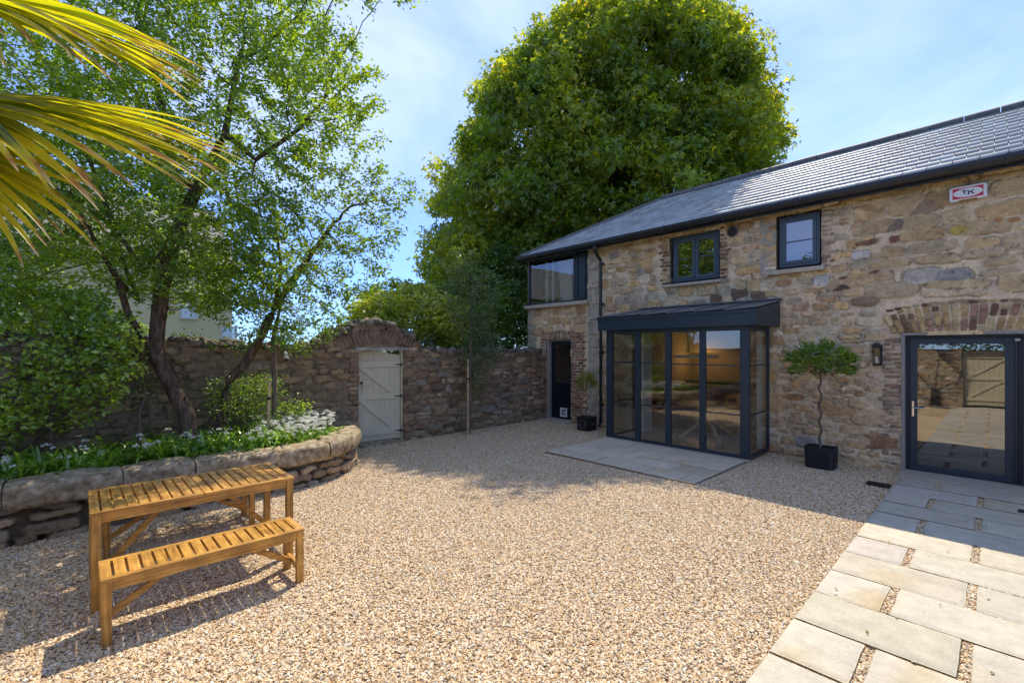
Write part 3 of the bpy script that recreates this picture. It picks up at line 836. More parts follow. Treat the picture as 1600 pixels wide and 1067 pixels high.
# roof
EY, EZ, RY, RZ = 8.80, 4.395, 11.57, 5.95
HX0, HXR, RX1 = -9.02, -6.23, 6.2
b = MB()
fr = [(HX0, EY, EZ - .03), (RX1, EY, EZ - .03), (RX1, RY, RZ - .03), (HXR, RY, RZ - .03)]
b.add(fr, [(0, 1, 2, 3)])
b.add([(HX0, 14.34, EZ - .03), (HX0, EY, EZ - .03), (HXR, RY, RZ - .03)], [(0, 1, 2)])
b.add([(RX1, 14.34, EZ - .03), (HX0, 14.34, EZ - .03), (HXR, RY, RZ - .03), (RX1, RY, RZ - .03)], [(0, 1, 2, 3)])
b.add([(RX1, EY, EZ - .03), (RX1, 14.34, EZ - .03), (RX1, RY, RZ - .03)], [(0, 1, 2)])
b.add([(HX0, EY, EZ - .031), (RX1, EY, EZ - .031), (RX1, 14.34, EZ - .031), (HX0, 14.34, EZ - .031)], [(3, 2, 1, 0)])
b.build('roof_deck', mat_noise('roof_felt', (0.03, 0.03, 0.03), (0.05, 0.05, 0.05), rough=0.95, spec=0.05), HOUSE)
def slate_face(P0, along, up, upw, length, clipf, seed, wid=0.27, expo=0.245):
    R = np.random.default_rng(seed); V = []; F = []; C = []; n = 0
    nrm = np.cross(along, up); nrm /= np.linalg.norm(nrm)
    if nrm[2] < 0: nrm = -nrm
    rows = int(upw / expo) + 1
    for r in range(rows):
        s = -wid * (0.5 if r % 2 else 0) - 0.3
        while s < length:
            w = wid - 0.009; a0, a1 = s, s + w
            b0 = r * expo; b1 = min(b0 + expo * 1.5, upw)
            lo, hi = clipf(b0 + expo * 0.5)
            a0c, a1c = max(a0, lo), min(a1, hi)
            if a1c - a0c > 0.03:
                t = 0.007; lift = R.uniform(0, 0.002); tw = R.uniform(-0.0012, 0.0012)
                lo2, hi2 = clipf(b1)
                pts = []
                for (aa, bb, hh) in ((a0c, b0, 0.011 + lift + tw), (a1c, b0, 0.011 + lift - tw), (max(min(a1c, hi2), a0c), b1, 0.002), (min(max(a0c, lo2), a1c), b1, 0.002)):
                    pts.append(P0 + along * aa + up * bb + nrm * hh)
                for p in pts[:2]: pts.append(p - nrm * 0.009)
                V += pts; F += [(n, n + 1, n + 2, n + 3), (n, n + 4, n + 5, n + 1)]
                k = R.uniform(0.6, 1.4); c = np.array([0.22, 0.235, 0.225]) * k
                if R.random() < 0.1: c *= np.array([1.15, 1.0, 0.85])
                C += [c] * 6; n += 6
            s += wid
    return V, F, C
slope = np.array([0, RY - EY, RZ - EZ]); SL = np.linalg.norm(slope); up = slope / SL
v1, f1, c1 = slate_face(np.array([HX0, EY, EZ]), np.array([1., 0, 0]), up, SL, RX1 - HX0, lambda t: ((HXR - HX0) * min(t, SL) / SL, RX1 - HX0), 3)
n1 = len(v1)
hs = np.array([HXR - HX0, 0, RZ - EZ]); HL = np.linalg.norm(hs); hup = hs / HL
v2, f2, c2 = slate_face(np.array([HX0, EY, EZ]), np.array([0, 1., 0]), hup, HL, 14.34 - EY, lambda t: ((RY - EY) * min(t, HL) / HL, (14.34 - EY) - (14.34 - RY) * min(t, HL) / HL), 4)
me = np_mesh('roof', np.array(v1 + v2), np.array(f1 + [tuple(i + n1 for i in f) for f in f2]), np.array(c1 + c2))
roof = link('roof', me, M['slate'], HOUSE)
b = MB(); R = random.Random(3); x = HXR
while x < RX1:
    b.tube([(x, RY, RZ + .01), (x + .44, RY, RZ + .01 + R.uniform(-.004, .004))], 0.085, 10); x += 0.45
a0 = Vector((HX0 + .02, EY + .02, EZ + .01)); a1 = Vector((HXR, RY, RZ + .01)); nn = 9
for i in range(nn):
    b.tube([a0.lerp(a1, i / nn), a0.lerp(a1, (i + .98) / nn)], 0.055, 8)
b.build('ridge_tile', mat_noise('ridge_clay', (0.10, 0.10, 0.10), (0.17, 0.16, 0.155), scale=9, rough=0.7), roof)
# gutter, fascia, downpipe
b = MB()
prof = [(8.715, 4.385), (8.715, 4.33), (8.735, 4.275), (8.775, 4.262), (8.83, 4.262), (8.83, 4.385), (8.815, 4.385), (8.815, 4.29), (8.745, 4.29), (8.73, 4.335), (8.73, 4.385)]
nP = len(prof)
V = [(HX0 - .06, y, z) for y, z in prof] + [(RX1, y, z) for y, z in prof]
b.add(V, [(i, (i + 1) % nP, nP + (i + 1) % nP, nP + i) for i in range(nP)])
b.box(HX0, RX1, 8.832, 8.86, 4.23, 4.36); b.box(HX0, RX1, 8.86, 9.09, 4.30, 4.33)
b.box(HX0 - .05, HX0 - .02, 8.75, 14.4, 4.24, 4.37)
for i in range(12): b.box(-8.3 + i * 1.2, -8.28 + i * 1.2, 8.708, 8.74, 4.255, 4.39)
b.build('gutter', M['black'], HOUSE, bevel=0.003)
b = MB()
b.tube([(-6.45, 8.78, 4.28), (-6.45, 8.79, 4.18), (-6.45, 8.88, 4.06), (-6.45, 8.99, 3.98), (-6.45, 9.01, 3.9), (-6.45, 9.01, 0.12), (-6.45, 8.95, 0.03)], 0.036, 12)
b.tube([(-6.45, 8.78, 4.29), (-6.45, 8.785, 4.20)], 0.048, 12)
for z in (3.85, 2.9, 1.75, 0.5):
    b.tube([(-6.45, 9.01, z), (-6.45, 9.01, z + .06)], 0.045, 12); b.box(-6.51, -6.39, 9.04, 9.09, z + .01, z + .05)
b.build('downpipe', M['black'], HOUSE, smooth=False)

def rect_frame(b, x0, x1, z0, z1, y0, y1, w, m=0):
    b.box(x0, x1, y0, y1, z1 - w, z1, m); b.box(x0, x1, y0, y1, z0, z0 + w, m)
    b.box(x0, x0 + w, y0, y1, z0 + w, z1 - w, m); b.box(x1 - w, x1, y0, y1, z0 + w, z1 - w, m)
def pane(name, x0, x1, z0, z1, y, mat, parent):
    b = MB(); b.box(x0, x1, y, y + 0.006, z0, z1); return b.build(name, mat, parent)

# double casement
b = MB(); rect_frame(b, -4.70, -3.74, 3.27, 4.17, 9.16, 9.23, 0.045)
for (x0, x1) in ((-4.655, -4.225), (-4.215, -3.785)):
    rect_frame(b, x0, x1, 3.315, 4.125, 9.145, 9.21, 0.055); b.box(x0 + .055, x1 - .055, 9.16, 9.19, 3.72, 3.74)
b.box(-4.74, -3.70, 9.14, 9.2, 4.171, 4.20)
w = b.build('window', M['metalw'], HOUSE, bevel=0.003); w['label'] = 'two-light casement window above the porch'
pane('pane', -4.60, -4.28, 3.37, 4.07, 9.172, M['glassw'], w); pane('pane', -4.16, -3.84, 3.37, 4.07, 9.174, M['glassw'], w)
b = MB(); b.box(-4.86, -3.66, 8.985, 9.18, 3.155, 3.215); b.build('sill', M['sill'], w, bevel=0.01)
# single casement
b = MB(); rect_frame(b, -2.67, -2.05, 3.31, 4.20, 9.15, 9.22, 0.05); rect_frame(b, -2.62, -2.10, 3.36, 4.15, 9.135, 9.2, 0.055); b.box(-2.565, -2.155, 9.15, 9.18, 3.74, 3.76)
w = b.build('window', M['metalw'], HOUSE, bevel=0.003); w['label'] = 'single casement window further from the corner'
pane('pane', -2.565, -2.155, 3.415, 4.095, 9.162, M['glassw'], w)
b = MB(); b.box(-2.84, -1.96, 8.98, 9.17, 3.18, 3.255); b.build('sill', M['sill'], w, bevel=0.006)
b = MB(); b.box(-2.56, -2.16, 9.26, 9.28, 3.98, 4.10); b.build('blind', M['wplaster'], w)
b = MB(); b.box(-2.98, -2.70, 9.09, 9.105, 3.2, 4.25); b.build('render_patch', mat_noise('grey_render', (0.30, 0.27, 0.23), (0.38, 0.34, 0.29), scale=9, bump=.3), HOUSE)
# corner window
b = MB()
rect_frame(b, -8.95, -7.30, 3.06, 4.30, 9.10, 9.17, 0.055); b.box(-7.30, -6.92, 9.11, 9.18, 3.06, 4.30); rect_frame(b, -7.24, -6.97, 3.11, 4.25, 9.085, 9.11, 0.03)
b.box(-8.95, -8.90, 9.17, 10.6, 3.06, 3.11); b.box(-8.95, -8.90, 9.17, 10.6, 4.24, 4.30); b.box(-8.95, -8.90, 10.5, 10.6, 3.11, 4.24)
w = b.build('corner_window', M['metal'], HOUSE, bevel=0.003)
pane('pane', -8.90, -7.355, 3.11, 4.245, 9.13, M['glassc'], w)
b = MB(); b.box(-8.93, -8.924, 9.17, 10.5, 3.11, 4.24); b.build('pane', M['glassc'], w)
b = MB(); b.box(-9.05, -6.82, 8.96, 9.2, 2.96, 3.055); b.box(-9.05, -8.6, 9.2, 10.7, 2.96, 3.055); b.build('sill', M['sill'], w, bevel=0.012)
b = MB()
for (xa, xb) in ((-8.62, -8.55), (-8.38, -8.33)): b.box(xa, xb, 9.45, 9.5, 3.05, 4.3)
for i in range(9): b.tube([(-8.15 + i * .045, 9.62 + (i % 2) * .03, 3.06), (-8.27 + i * .045, 9.62 + (i % 2) * .03, 4.28)], 0.03, 6)
b.build('curtain', M['wplaster'], w)

# small navy door with brick surround
b = MB(); b.box(-8.29, -8.22, 9.13, 9.30, 0.0, 2.11); b.box(-7.45, -7.42, 9.13, 9.30, 0.0, 2.11); b.box(-8.22, -7.45, 9.2, 9.3, 2.07, 2.11)
fr_ = b.build('door_frame', mat_noise('grey_paint', (0.30, 0.27, 0.24), (0.36, 0.33, 0.29), rough=0.6), HOUSE, bevel=0.003)
b = MB(); rect_frame(b, -8.215, -7.455, 0.03, 2.065, 9.24, 9.285, 0.11)
b.box(-8.105, -7.565, 9.245, 9.28, 0.14, 0.90)
for i in range(6): b.box(-8.10 + i * .09, -8.02 + i * .09, 9.238, 9.246, 0.145, 0.895)
b.box(-8.11, -7.56, 9.235, 9.285, 0.88, 0.97)
d = b.build('side_door', M['doorblue'], HOUSE, bevel=0.004); d['label'] = 'navy half-glazed door with a white cat flap'
pane('pane', -8.105, -7.565, 0.97, 1.955, 9.26, M['glass'], d)
b = MB(); rect_frame(b, -7.885, -7.66, 0.09, 0.32, 9.205, 9.238, 0.045); b.box(-7.80, -7.745, 9.225, 9.236, 0.16, 0.25)
b.build('cat_flap', M['white'], d, bevel=0.008)
b = MB(); b.box(-8.36, -7.32, 8.80, 9.3, -0.03, 0.028); b.build('doorstep', M['sill'], HOUSE, bevel=0.008)

# glazed door in the right bay
b = MB(); b.box(-0.985, -0.945, 9.085, 9.30, 0.0, 2.075); b.box(0.262, 0.42, 9.085, 9.30, 0.0, 2.10); b.box(-0.985, 0.42, 9.085, 9.30, 2.062, 2.10)
b.build('stone_surround', mat_noise('grey_lining', (0.23, 0.21, 0.19), (0.31, 0.29, 0.26), rough=.9, bump=.2), HOUSE, bevel=0.004)
b = MB(); rect_frame(b, -0.944, 0.262, 0.02, 2.06, 9.24, 9.32, 0.045)
b.box(0.13, 0.215, 9.23, 9.31, 0.065, 2.015)
f_ = b.build('door_frame', M['metal'], HOUSE, bevel=0.003)
b = MB(); rect_frame(b, -0.895, 0.175, 0.03, 2.015, 9.205, 9.265, 0.085)
d = b.build('glazed_door', M['metal'], HOUSE, bevel=0.004); d['label'] = 'wide single glazed door reflecting the paved path'
pane('pane', -0.81, 0.09, 0.115, 1.93, 9.23, M['glassd'], d)
b = MB(); b.box(-0.872, -0.845, 9.19, 9.205, 0.84, 1.07); b.tube([(-0.858, 9.19, 0.975), (-0.858, 9.145, 0.975), (-0.74, 9.145, 0.972)], 0.009, 8)
b.build('handle', M['chrome'], d, bevel=0.002)
b = MB(); b.box(0.185, 0.235, 9.215, 9.24, 1.965, 2.0); b.build('sensor', M['white'], f_, bevel=0.003)
b = MB(); b.box(-1.0, 0.55, 8.70, 9.24, -0.03, 0.020); b.build('threshold', M['sill'], HOUSE, bevel=0.006)

# vent, lamp, alarm box
b = MB(); cx, cz = -3.45, 4.10
ring = [(cx + 0.11 * cos(t * pi / 10), cz + 0.11 * sin(t * pi / 10)) for t in range(20)]
b.prism(ring, 9.065, 9.10, 'y')
vt = b.build('air_vent', mat_noise('vent_grey', (0.13, 0.12, 0.11), (0.18, 0.17, 0.15)), HOUSE)
b = MB()
for i in range(-4, 5):
    r = sqrt(max(0.0001, 0.085 ** 2 - (i * 0.019) ** 2)); b.box(cx - r, cx + r, 9.05, 9.066, cz + i * .019 - .005, cz + i * .019 + .005)
b.build('louvre', M['iron'], vt)
b = MB(); b.box(-1.325, -1.205, 9.04, 9.085, 1.60, 1.92); b.box(-1.315, -1.215, 8.96, 9.04, 1.60, 1.635); b.box(-1.315, -1.215, 8.96, 9.04, 1.87, 1.90)
b.prism([(-1.33, 1.90), (-1.20, 1.90), (-1.235, 1.955), (-1.295, 1.955)], 8.95, 9.05, 'y')
for x in (-1.313, -1.223): b.box(x, x + .008, 8.963, 8.971, 1.635, 1.87)
lp = b.build('wall_lamp', M['iron'], HOUSE, bevel=0.002); lp['label'] = 'black iron lantern beside the glazed door'
b = MB(); b.box(-1.307, -1.223, 8.968, 9.03, 1.636, 1.869); b.build('glass', M['glass'], lp)
b = MB(); b.tube([(-1.265, 9.0, 1.64), (-1.265, 9.0, 1.74)], 0.016, 8); b.build('bulb', M['white'], lp)
ax, az, s_ = -0.262, 4.035, 1.0
def rrect(x0, x1, z0, z1, r, notch=False):
    pts = []
    for cx, cz, a in ((x1 - r, z1 - r, 0), (x0 + r, z1 - r, 90), (x0 + r, z0 + r, 180)):
        for k in range(5): t = radians(a + k * 22.5); pts.append((cx + r * cos(t), cz + r * sin(t)))
    if notch: pts += [(x0 + .08, z0), (x0 + .105, z0 + .018), (x1 - .105, z0 + .018), (x1 - .08, z0)]
    for k in range(5): t = radians(270 + k * 22.5); pts.append((x1 - r + r * cos(t), z0 + r + r * sin(t)))
    return pts
b = MB(); b.prism(rrect(-0.45, -0.075, 3.935, 4.135, 0.03, True), 9.0, 9.06, 'y'); b.box(-.42, -.10, 9.06, 9.10, 3.965, 4.11)
al = b.build('alarm_box', M['white'], HOUSE, bevel=0.006); al['label'] = 'white alarm box with red panel reading TK'
b = MB(); b.box(-0.415, -0.11, 8.996, 9.0, 3.965, 4.11); b.build('red_panel', M['red'], al)
b = MB(); b.prism([(ax + 0.148 * cos(t * pi / 16), az + .003 + 0.062 * sin(t * pi / 16)) for t in range(32)], 8.992, 8.9955, 'y'); b.build('white_oval', M['white'], al)
b = MB()
y0_, y1_ = 8.988, 8.9915
b.box(-0.325, -0.268, y0_, y1_, 4.062, 4.073); b.box(-0.303, -0.290, y0_, y1_, 4.018, 4.062)
b.box(-0.262, -0.248, y0_, y1_, 4.006, 4.062)
b.prism([(-0.248, 4.030), (-0.248, 4.040), (-0.215, 4.062), (-0.196, 4.062), (-0.236, 4.034)], y0_, y1_, 'y')
b.prism([(-0.240, 4.040), (-0.228, 4.045), (-0.194, 4.006), (-0.213, 4.006)], y0_, y1_, 'y')
b.build('lettering', M['ink'], al)

# glazed porch
PX0, PX1, PY = -5.60, -2.80, 8.02
b = MB()
for (x0, x1, d) in ((PX0, -5.47, .10), (-4.92, -4.82, .07), (-4.275, -4.17, .07), (-3.625, -3.52, .07), (-2.935, PX1, .10)):
    b.box(x0, x1, PY, PY + d, 0.03, 2.25)
b.box(-5.47, -2.935, PY + .005, PY + .065, 0.03, 0.085); b.box(-5.47, -2.935, PY + .005, PY + .065, 2.17, 2.25)
for (x0, x1) in ((-5.47, -4.92), (-4.82, -4.275), (-4.17, -3.625), (-3.52, -2.935)):
    for z in (0.74, 1.57): b.box(x0, x1, PY + .014, PY + .044, z, z + 0.022)
for X in (PX0 + .005, PX1 - .055):
    b.box(X, X + .05, PY + .10, 9.07, 0.03, 0.08); b.box(X, X + .05, PY + .10, 9.07, 2.17, 2.25); b.box(X, X + .05, 9.02, 9.07, 0.08, 2.17)
    for z in (0.74, 1.57): b.box(X + .01, X + .04, PY + .10, 9.02, z, z + .022)
pf = b.build('porch_frame', M['metal'], HOUSE, bevel=0.003)
for (x0, x1) in ((-5.47, -4.92), (-4.82, -4.275), (-4.17, -3.625), (-3.52, -2.935)):
    pane('pane', x0, x1, 0.085, 2.17, PY + .026, M['glass'], pf)
for X in (PX0 + .028, PX1 - .03):
    b = MB(); b.box(X, X + .006, PY + .10, 9.02, 0.08, 2.17); b.build('pane', M['glass'], pf)
b = MB(); b.box(-4.285, -4.255, PY - .012, PY, 0.86, 1.08); b.tube([(-4.27, PY - .01, 0.99), (-4.27, PY - .055, 0.99), (-4.37, PY - .055, 0.985)], .009, 8)
b.build('handle', M['iron'], pf, bevel=.002)
b = MB(); b.box(PX0 - .02, PX1 + .02, PY - .06, PY + .02, 0.0, 0.03); b.build('sill', M['sill'], pf, bevel=.004)
# canopy
cx0, cx1, cy = -5.73, -2.64, 7.90
b = MB()
b.prism([(cy, 2.245), (cy, 2.515), (9.09, 2.70), (9.09, 2.25), (cy + .25, 2.245)], cx0, cx1, 'x')
b.box(cx0 - .012, cx1 + .012, cy - .016, cy + .05, 2.455, 2.512)
b.box(-4.175, -4.168, cy - .003, cy + .01, 2.25, 2.43)
cn = b.build('canopy', M['metal'], HOUSE, bevel=.003)
b = MB(); dx = (cx1 - cx0 + .06) / 6
for i in range(6):
    x0 = cx0 - .03 + i * dx
    v = [(x0, cy - .03, 2.528), (x0 + dx, cy - .03, 2.546), (x0 + dx, 9.085, 2.738), (x0, 9.085, 2.720)]
    b.add(v + [(a, c, d - .014) for a, c, d in v], [(0, 1, 2, 3), (7, 6, 5, 4), (0, 4, 5, 1), (1, 5, 6, 2), (2, 6, 7, 3), (3, 7, 4, 0)])
b.box(-5.45, cx1 + .04, 9.02, 9.095, 2.740, 2.765)
b.build('canopy_slate', M['zinc'], cn)

# kitchen
K = thing('kitchen_units', 'dark kitchen counter with cupboards along the rear wall inside', 'kitchen units', (-4.6, 13.6, 0))
b = MB(); b.box(-6.45, -3.0, 13.35, 13.95, 0.03, 0.88); b.build('base_cupboard', mat_noise('dark_green', (0.03, 0.035, 0.03), (0.04, 0.045, 0.04), rough=.5), K, bevel=.005)
b = MB(); b.box(-6.45, -3.0, 13.30, 13.95, 0.88, 0.92); b.build('worktop', mat_noise('dark_stone', (0.05, 0.045, 0.04), (0.10, 0.09, 0.08), rough=.2), K, bevel=.003)
b = MB(); b.box(-6.45, -3.0, 13.55, 13.95, 1.75, 2.55); b.build('wall_cupboard', mat_noise('taupe', (0.30, 0.24, 0.17), (0.34, 0.27, 0.20), rough=.5), K, bevel=.005)
b = MB(); b.box(-5.2, -4.6, 13.33, 13.351, 0.3, 0.85); b.build('oven', mat_noise('oven_black', (0.01, 0.01, 0.01), (0.015, 0.015, 0.015), rough=.1), K)
I_ = thing('kitchen_island', 'dark timber island in the middle of the kitchen', 'island', (-4.6, 11.9, 0))
b = MB(); b.box(-5.9, -3.6, 11.5, 12.3, 0.03, 0.88); b.build('body', M['oak'], I_, bevel=.006)
b = MB(); b.box(-5.97, -3.53, 11.43, 12.37, 0.88, 0.92); b.build('worktop', M['sill'], I_, bevel=.003)
dl = thing('arched_shade_panel', 'dark arched doorway in the inner wall of the kitchen', 'doorway', (-6.46, 11.6, 0))
b = MB(); b.prism([(11.2, 0.03), (12.1, 0.03), (12.1, 1.6)] + [(11.65 + .45 * cos(t * pi / 10), 1.6 + .45 * sin(t * pi / 10)) for t in range(1, 10)] + [(11.2, 1.6)], -6.495, -6.46, 'x')
b.build('panel', mat_noise('shadow_brown', (0.05, 0.03, 0.02), (0.08, 0.05, 0.03)), dl)  # flat brown panel, its dark colour stands for shade inside the archway
# under-cupboard lamp (lit in the photograph)
L_ = bpy.data.lights.new('cupboard_lamp', 'POINT'); L_.energy = 5; L_.color = (1.0, 0.62, 0.28); L_.shadow_soft_size = 0.05
lo = bpy.data.objects.new('cupboard_lamp', L_); COL.objects.link(lo); lo.location = (-5.9, 13.2, 1.62)
pd = thing('pendant_lamp', 'pale ring pendant hanging over the dining table', 'pendant lamp', (-4.28, 9.3, 1.7))
b = MB()
rg = [(-4.28 + .42 * cos(t * pi / 16), 9.3 + .42 * sin(t * pi / 16), 1.70) for t in range(33)]
b.tube(rg, 0.022, 8, cap=False); b.build('ring', M['wplaster'], pd, smooth=True)
b = MB()
for t in (0, 2.1, 4.2): b.tube([(-4.28 + .42 * cos(t), 9.3 + .42 * sin(t), 1.71), (-4.28, 9.3, 2.6)], .002, 4)
b.build('cord', M['iron'], pd)
dt = thing('dining_table', 'round dining table on crossed oak legs behind the porch glass', 'table', (-4.05, 9.35, 0.03))
b = MB(); b.prism([(-4.05 + .62 * cos(t * pi / 20), 9.35 + .62 * sin(t * pi / 20)) for t in range(40)], 0.715, 0.75, 'z'); b.build('tabletop', M['oakt'], dt, bevel=.004)
for sx in (-1, 1):
    for sy in (-1, 1):
        b = MB(); b.bar((-4.05 + sx * .42, 9.35 + sy * .42, 0.04), (-4.05 - sx * .22, 9.35 - sy * .22, 0.715), .075, .05); b.build('leg', M['oakt'], dt, bevel=.004)
M['acrylic'] = mat_glass('clear_acrylic', 0.04, (0.93, 0.94, 0.94))
def chair(loc, rz, label, mat):
    c = thing('dining_chair', label, 'chair', loc, 'dining chairs behind the porch glass', rz)
    b = MB(); b.box(-.21, .21, -.21, .21, .43, .455); b.build('seat', mat, c, bevel=.01, wc=False)
    b = MB(); b.prism([(-.20, .46), (.20, .46), (.22, .82), (.12, .88), (-.12, .88), (-.22, .82)], .19, .21, 'y'); b.build('backrest', mat, c, bevel=.006, wc=False)
    for sx in (-1, 1):
        for sy in (-1, 1):
            b = MB(); b.bar((sx * .20, sy * .20, 0), (sx * .17, sy * .17, .43), .03, .03); b.build('leg', mat, c, bevel=.004, wc=False)
chair((-3.35, 8.75, .03), 2.2, 'clear acrylic chair near the corner post of the porch', M['acrylic'])
chair((-4.75, 8.95, .03), -2.3, 'clear acrylic chair behind the porch door handle', M['acrylic'])
chair((-3.45, 10.1, .03), 0.8, 'oak chair on the far side of the round dining table', M['oakt'])

# drain covers
for (x0, x1, y0, y1, lab) in ((-1.22, -0.965, 7.84, 8.0, 'black slotted drain cover in the gravel by the planter'), (0.18, 0.50, 7.70, 7.82, 'black slotted drain cover set in the paving slabs')):
    t = thing('drain_cover', lab, 'drain cover', ((x0 + x1) / 2, (y0 + y1) / 2, 0))
    b = MB(); rect_frame(b, x0, x1, y0, y1, 0.012, 0.026, 0.014)
    b.V = [(x, z, y) for x, y, z in b.V]
    b.build('frame', M['iron'], t)
    b = MB(); n = int((x1 - x0) / 0.02)
    for i in range(1, n): b.box(x0 + i * .02 - .006, x0 + i * .02 + .006, y0 + .012, y1 - .012, 0.010, 0.022)
    b.box(x0 + .01, x1 - .01, y0 + .01, y1 - .01, -0.02, 0.002)
    b.build('grating', M['iron'], t)

# ------------------------------------------------------------------ garden wall with gate
GPAL = [(0.30, 0.20, 0.115), (0.36, 0.25, 0.145), (0.24, 0.17, 0.105), (0.40, 0.29, 0.175), (0.29, 0.175, 0.10), (0.42, 0.32, 0.20), (0.18, 0.13, 0.085), (0.34, 0.225, 0.125), (0.28, 0.235, 0.175)]
def pal_g(R, u, v):
    c = np.array(R.choice(GPAL)) * R.uniform(0.62, 1.05)
    if u < 3.5: c = c * 0.6 + np.array([0.34, 0.25, 0.14]) * 0.4
    return tuple(c)
TOPP = np.array([(-8, 2.05), (-0.7, 2.0), (0.5, 1.97), (1.3, 1.95), (2.1, 1.87), (2.6, 1.84), (3.1, 1.95), (3.35, 2.10), (3.6, 2.24), (3.9, 2.34), (4.24, 2.38), (4.6, 2.34), (4.9, 2.20), (5.2, 1.95), (5.4, 1.84), (5.9, 1.78), (7.9, 1.78), (9.2, 1.80)])
gtop = lambda y: np.interp(y, TOPP[:, 0], TOPP[:, 1]) + 0.02 * noise3(np.asarray(y) * 6, 0, 0, 5)
GW = thing('garden_wall', 'old rubble stone garden wall arching over the cream gate', 'wall', (-8.55, 3, 0))
zone = lambda u, v: (3.55 < u < 5.1 and v > 1.88) or (3.62 < u < 3.86 and v < 1.9)
gs = seeds_rubble(-3.0, 9.3, -0.1, 2.5, (0.07, 0.20), (0.10, 0.38), pal_g, 41, hole=zone, jit=0.4, hgt=(0.010, 0.035), fill=(0.84, 1.0))
gs += bricks(3.66, 3.86, 0.0, 1.86, [(0.28, 0.19, 0.12), (0.33, 0.24, 0.15)], 42, bw=0.22, bh=0.085, ragL=.1)
for i in range(-9, 10):
    th = i * 0.052; u = 4.345 + i * 0.077
    gs.append((u + 0.1 * sin(th), 2.09 - 0.0035 * i * i * 0.35, 0.034, 0.135, -th * 1.25, 6, tuple(np.array([0.21, 0.14, 0.10]) * R.uniform(.8, 1.2)), 0.018))
gpos = lambda u, v, h: np.stack([-8.3 + h, u, v], -1)
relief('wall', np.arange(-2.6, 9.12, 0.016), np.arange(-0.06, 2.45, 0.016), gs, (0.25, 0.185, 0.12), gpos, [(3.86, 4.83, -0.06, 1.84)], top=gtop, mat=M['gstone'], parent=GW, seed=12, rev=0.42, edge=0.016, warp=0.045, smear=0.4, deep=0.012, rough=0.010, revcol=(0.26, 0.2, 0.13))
# rear faces
bpos = lambda u, v, h: np.stack([-8.74 - h, u, v], -1)
relief('rear_face', np.arange(-2.6, 9.12, 0.06), np.arange(-0.06, 2.45, 0.06), [], (0.19, 0.145, 0.10), bpos, [(3.86, 4.83, -0.06, 1.84)], top=gtop, mat=M['gstone'], parent=GW, seed=13, rev=0.02)
V = []; F = []; C = []; n = 0
Rr = random.Random(5)
y = -2.6
while y < 9.1:
    tz = float(gtop(np.array([y]))[0]); arch = 3.0 < y < 5.4
    for row in range(4):
        r = Rr.uniform(.04, .10)
        v, f = rock((-8.30 - 0.035 - row * 0.13 + Rr.uniform(-.03, .03), y + Rr.uniform(-.03, .03), tz + (0.00 if arch else 0.02) + Rr.uniform(-.03, .03)), r, Rr.randint(0, 9999), (Rr.uniform(.8, 1.4), Rr.uniform(.35, 1.5), Rr.uniform(.35, 1.1)), 0)
        V.append(v); F.append(f + n); n += len(v); c = np.array(Rr.choice([(0.17, 0.14, 0.11), (0.21, 0.175, 0.135), (0.15, 0.125, 0.10), (0.20, 0.14, 0.105), (0.13, 0.12, 0.09)])) * Rr.uniform(.7, 1.2); C.append(np.tile(c, (len(v), 1)))
    y += Rr.uniform(0.05, 0.12)
link('coping', np_mesh('coping', np.concatenate(V), np.concatenate(F), np.concatenate(C), smooth=False), M['gstone'], GW)
b = MB(); b.box(-8.7, -8.285, 3.78, 4.93, 1.828, 1.89); b.build('lintel', M['timber'], GW, bevel=.006)
b = MB(); b.box(-8.44, -8.36, 3.862, 3.885, 0.0, 1.84); b.build('gate_post', M['gatepaint'], GW, bevel=.003)
b = MB(); b.box(-8.44, -8.36, 4.79, 4.828, 0.0, 1.84); b.build('gate_post', M['gatepaint'], GW, bevel=.003)
b = MB(); b.box(-8.74, -8.2, 3.87, 4.82, -0.03, 0.02); b.build('threshold', M['cope'], GW, bevel=.01)

GT = thing('garden_gate', 'cream painted ledged gate standing slightly open in the wall', 'gate', (-8.40, 4.785, 0.0), rz=radians(-7))
def ogee(y):                       # y 0 (hinge) .. -0.88
    t = np.clip((-y) / 0.55, 0, 1); t = t * t * (3 - 2 * t); return 1.745 + 0.075 * t
b = MB(); nb = 8
for i in range(nb):
    ya = -0.88 + i * 0.11; yb = ya + 0.1088
    pts = [(ya, 0.05), (yb, 0.05)] + [(yy, float(ogee(yy))) for yy in np.linspace(yb, ya, 5)]
    b.prism(pts, -0.022, 0.0, 'x')
b.build('boards', M['gatepaint'], GT, bevel=.003, wc=False)
for z in (1.50, 0.86, 0.16):
    b = MB(); b.box(0.0, 0.034, -0.875, -0.005, z, z + 0.12); b.build('ledge', M['gatepaint'], GT, bevel=.004, wc=False)
for (z0, z1) in ((1.50, 0.955), (0.86, 0.255)):
    b = MB(); b.prism([(-0.87, z0), (-0.72, z0), (-0.07, z1 + .025), (-0.22, z1 + .025)], 0.0, 0.032, 'x'); b.build('brace', M['gatepaint'], GT, bevel=.004, wc=False)
b = MB(); b.box(0.0, 0.034, -0.875, -0.62, 1.15, 1.25); b.build('latch_block', M['gatepaint'], GT, bevel=.003, wc=False)
b = MB(); b.tube([(0.04, -0.98, 1.20), (0.04, -0.77, 1.20)], 0.010, 6); b.box(0.024, 0.034, -0.86, -0.78, 1.17, 1.23); b.tube([(0.05, -0.80, 1.17), (0.05, -0.80, 1.23)], 0.014, 6)
b.tube([(0.04, -0.78, 1.17), (0.04, -0.78, 1.06)], 0.003, 4)
b.build('latch', M['iron'], GT, wc=False)
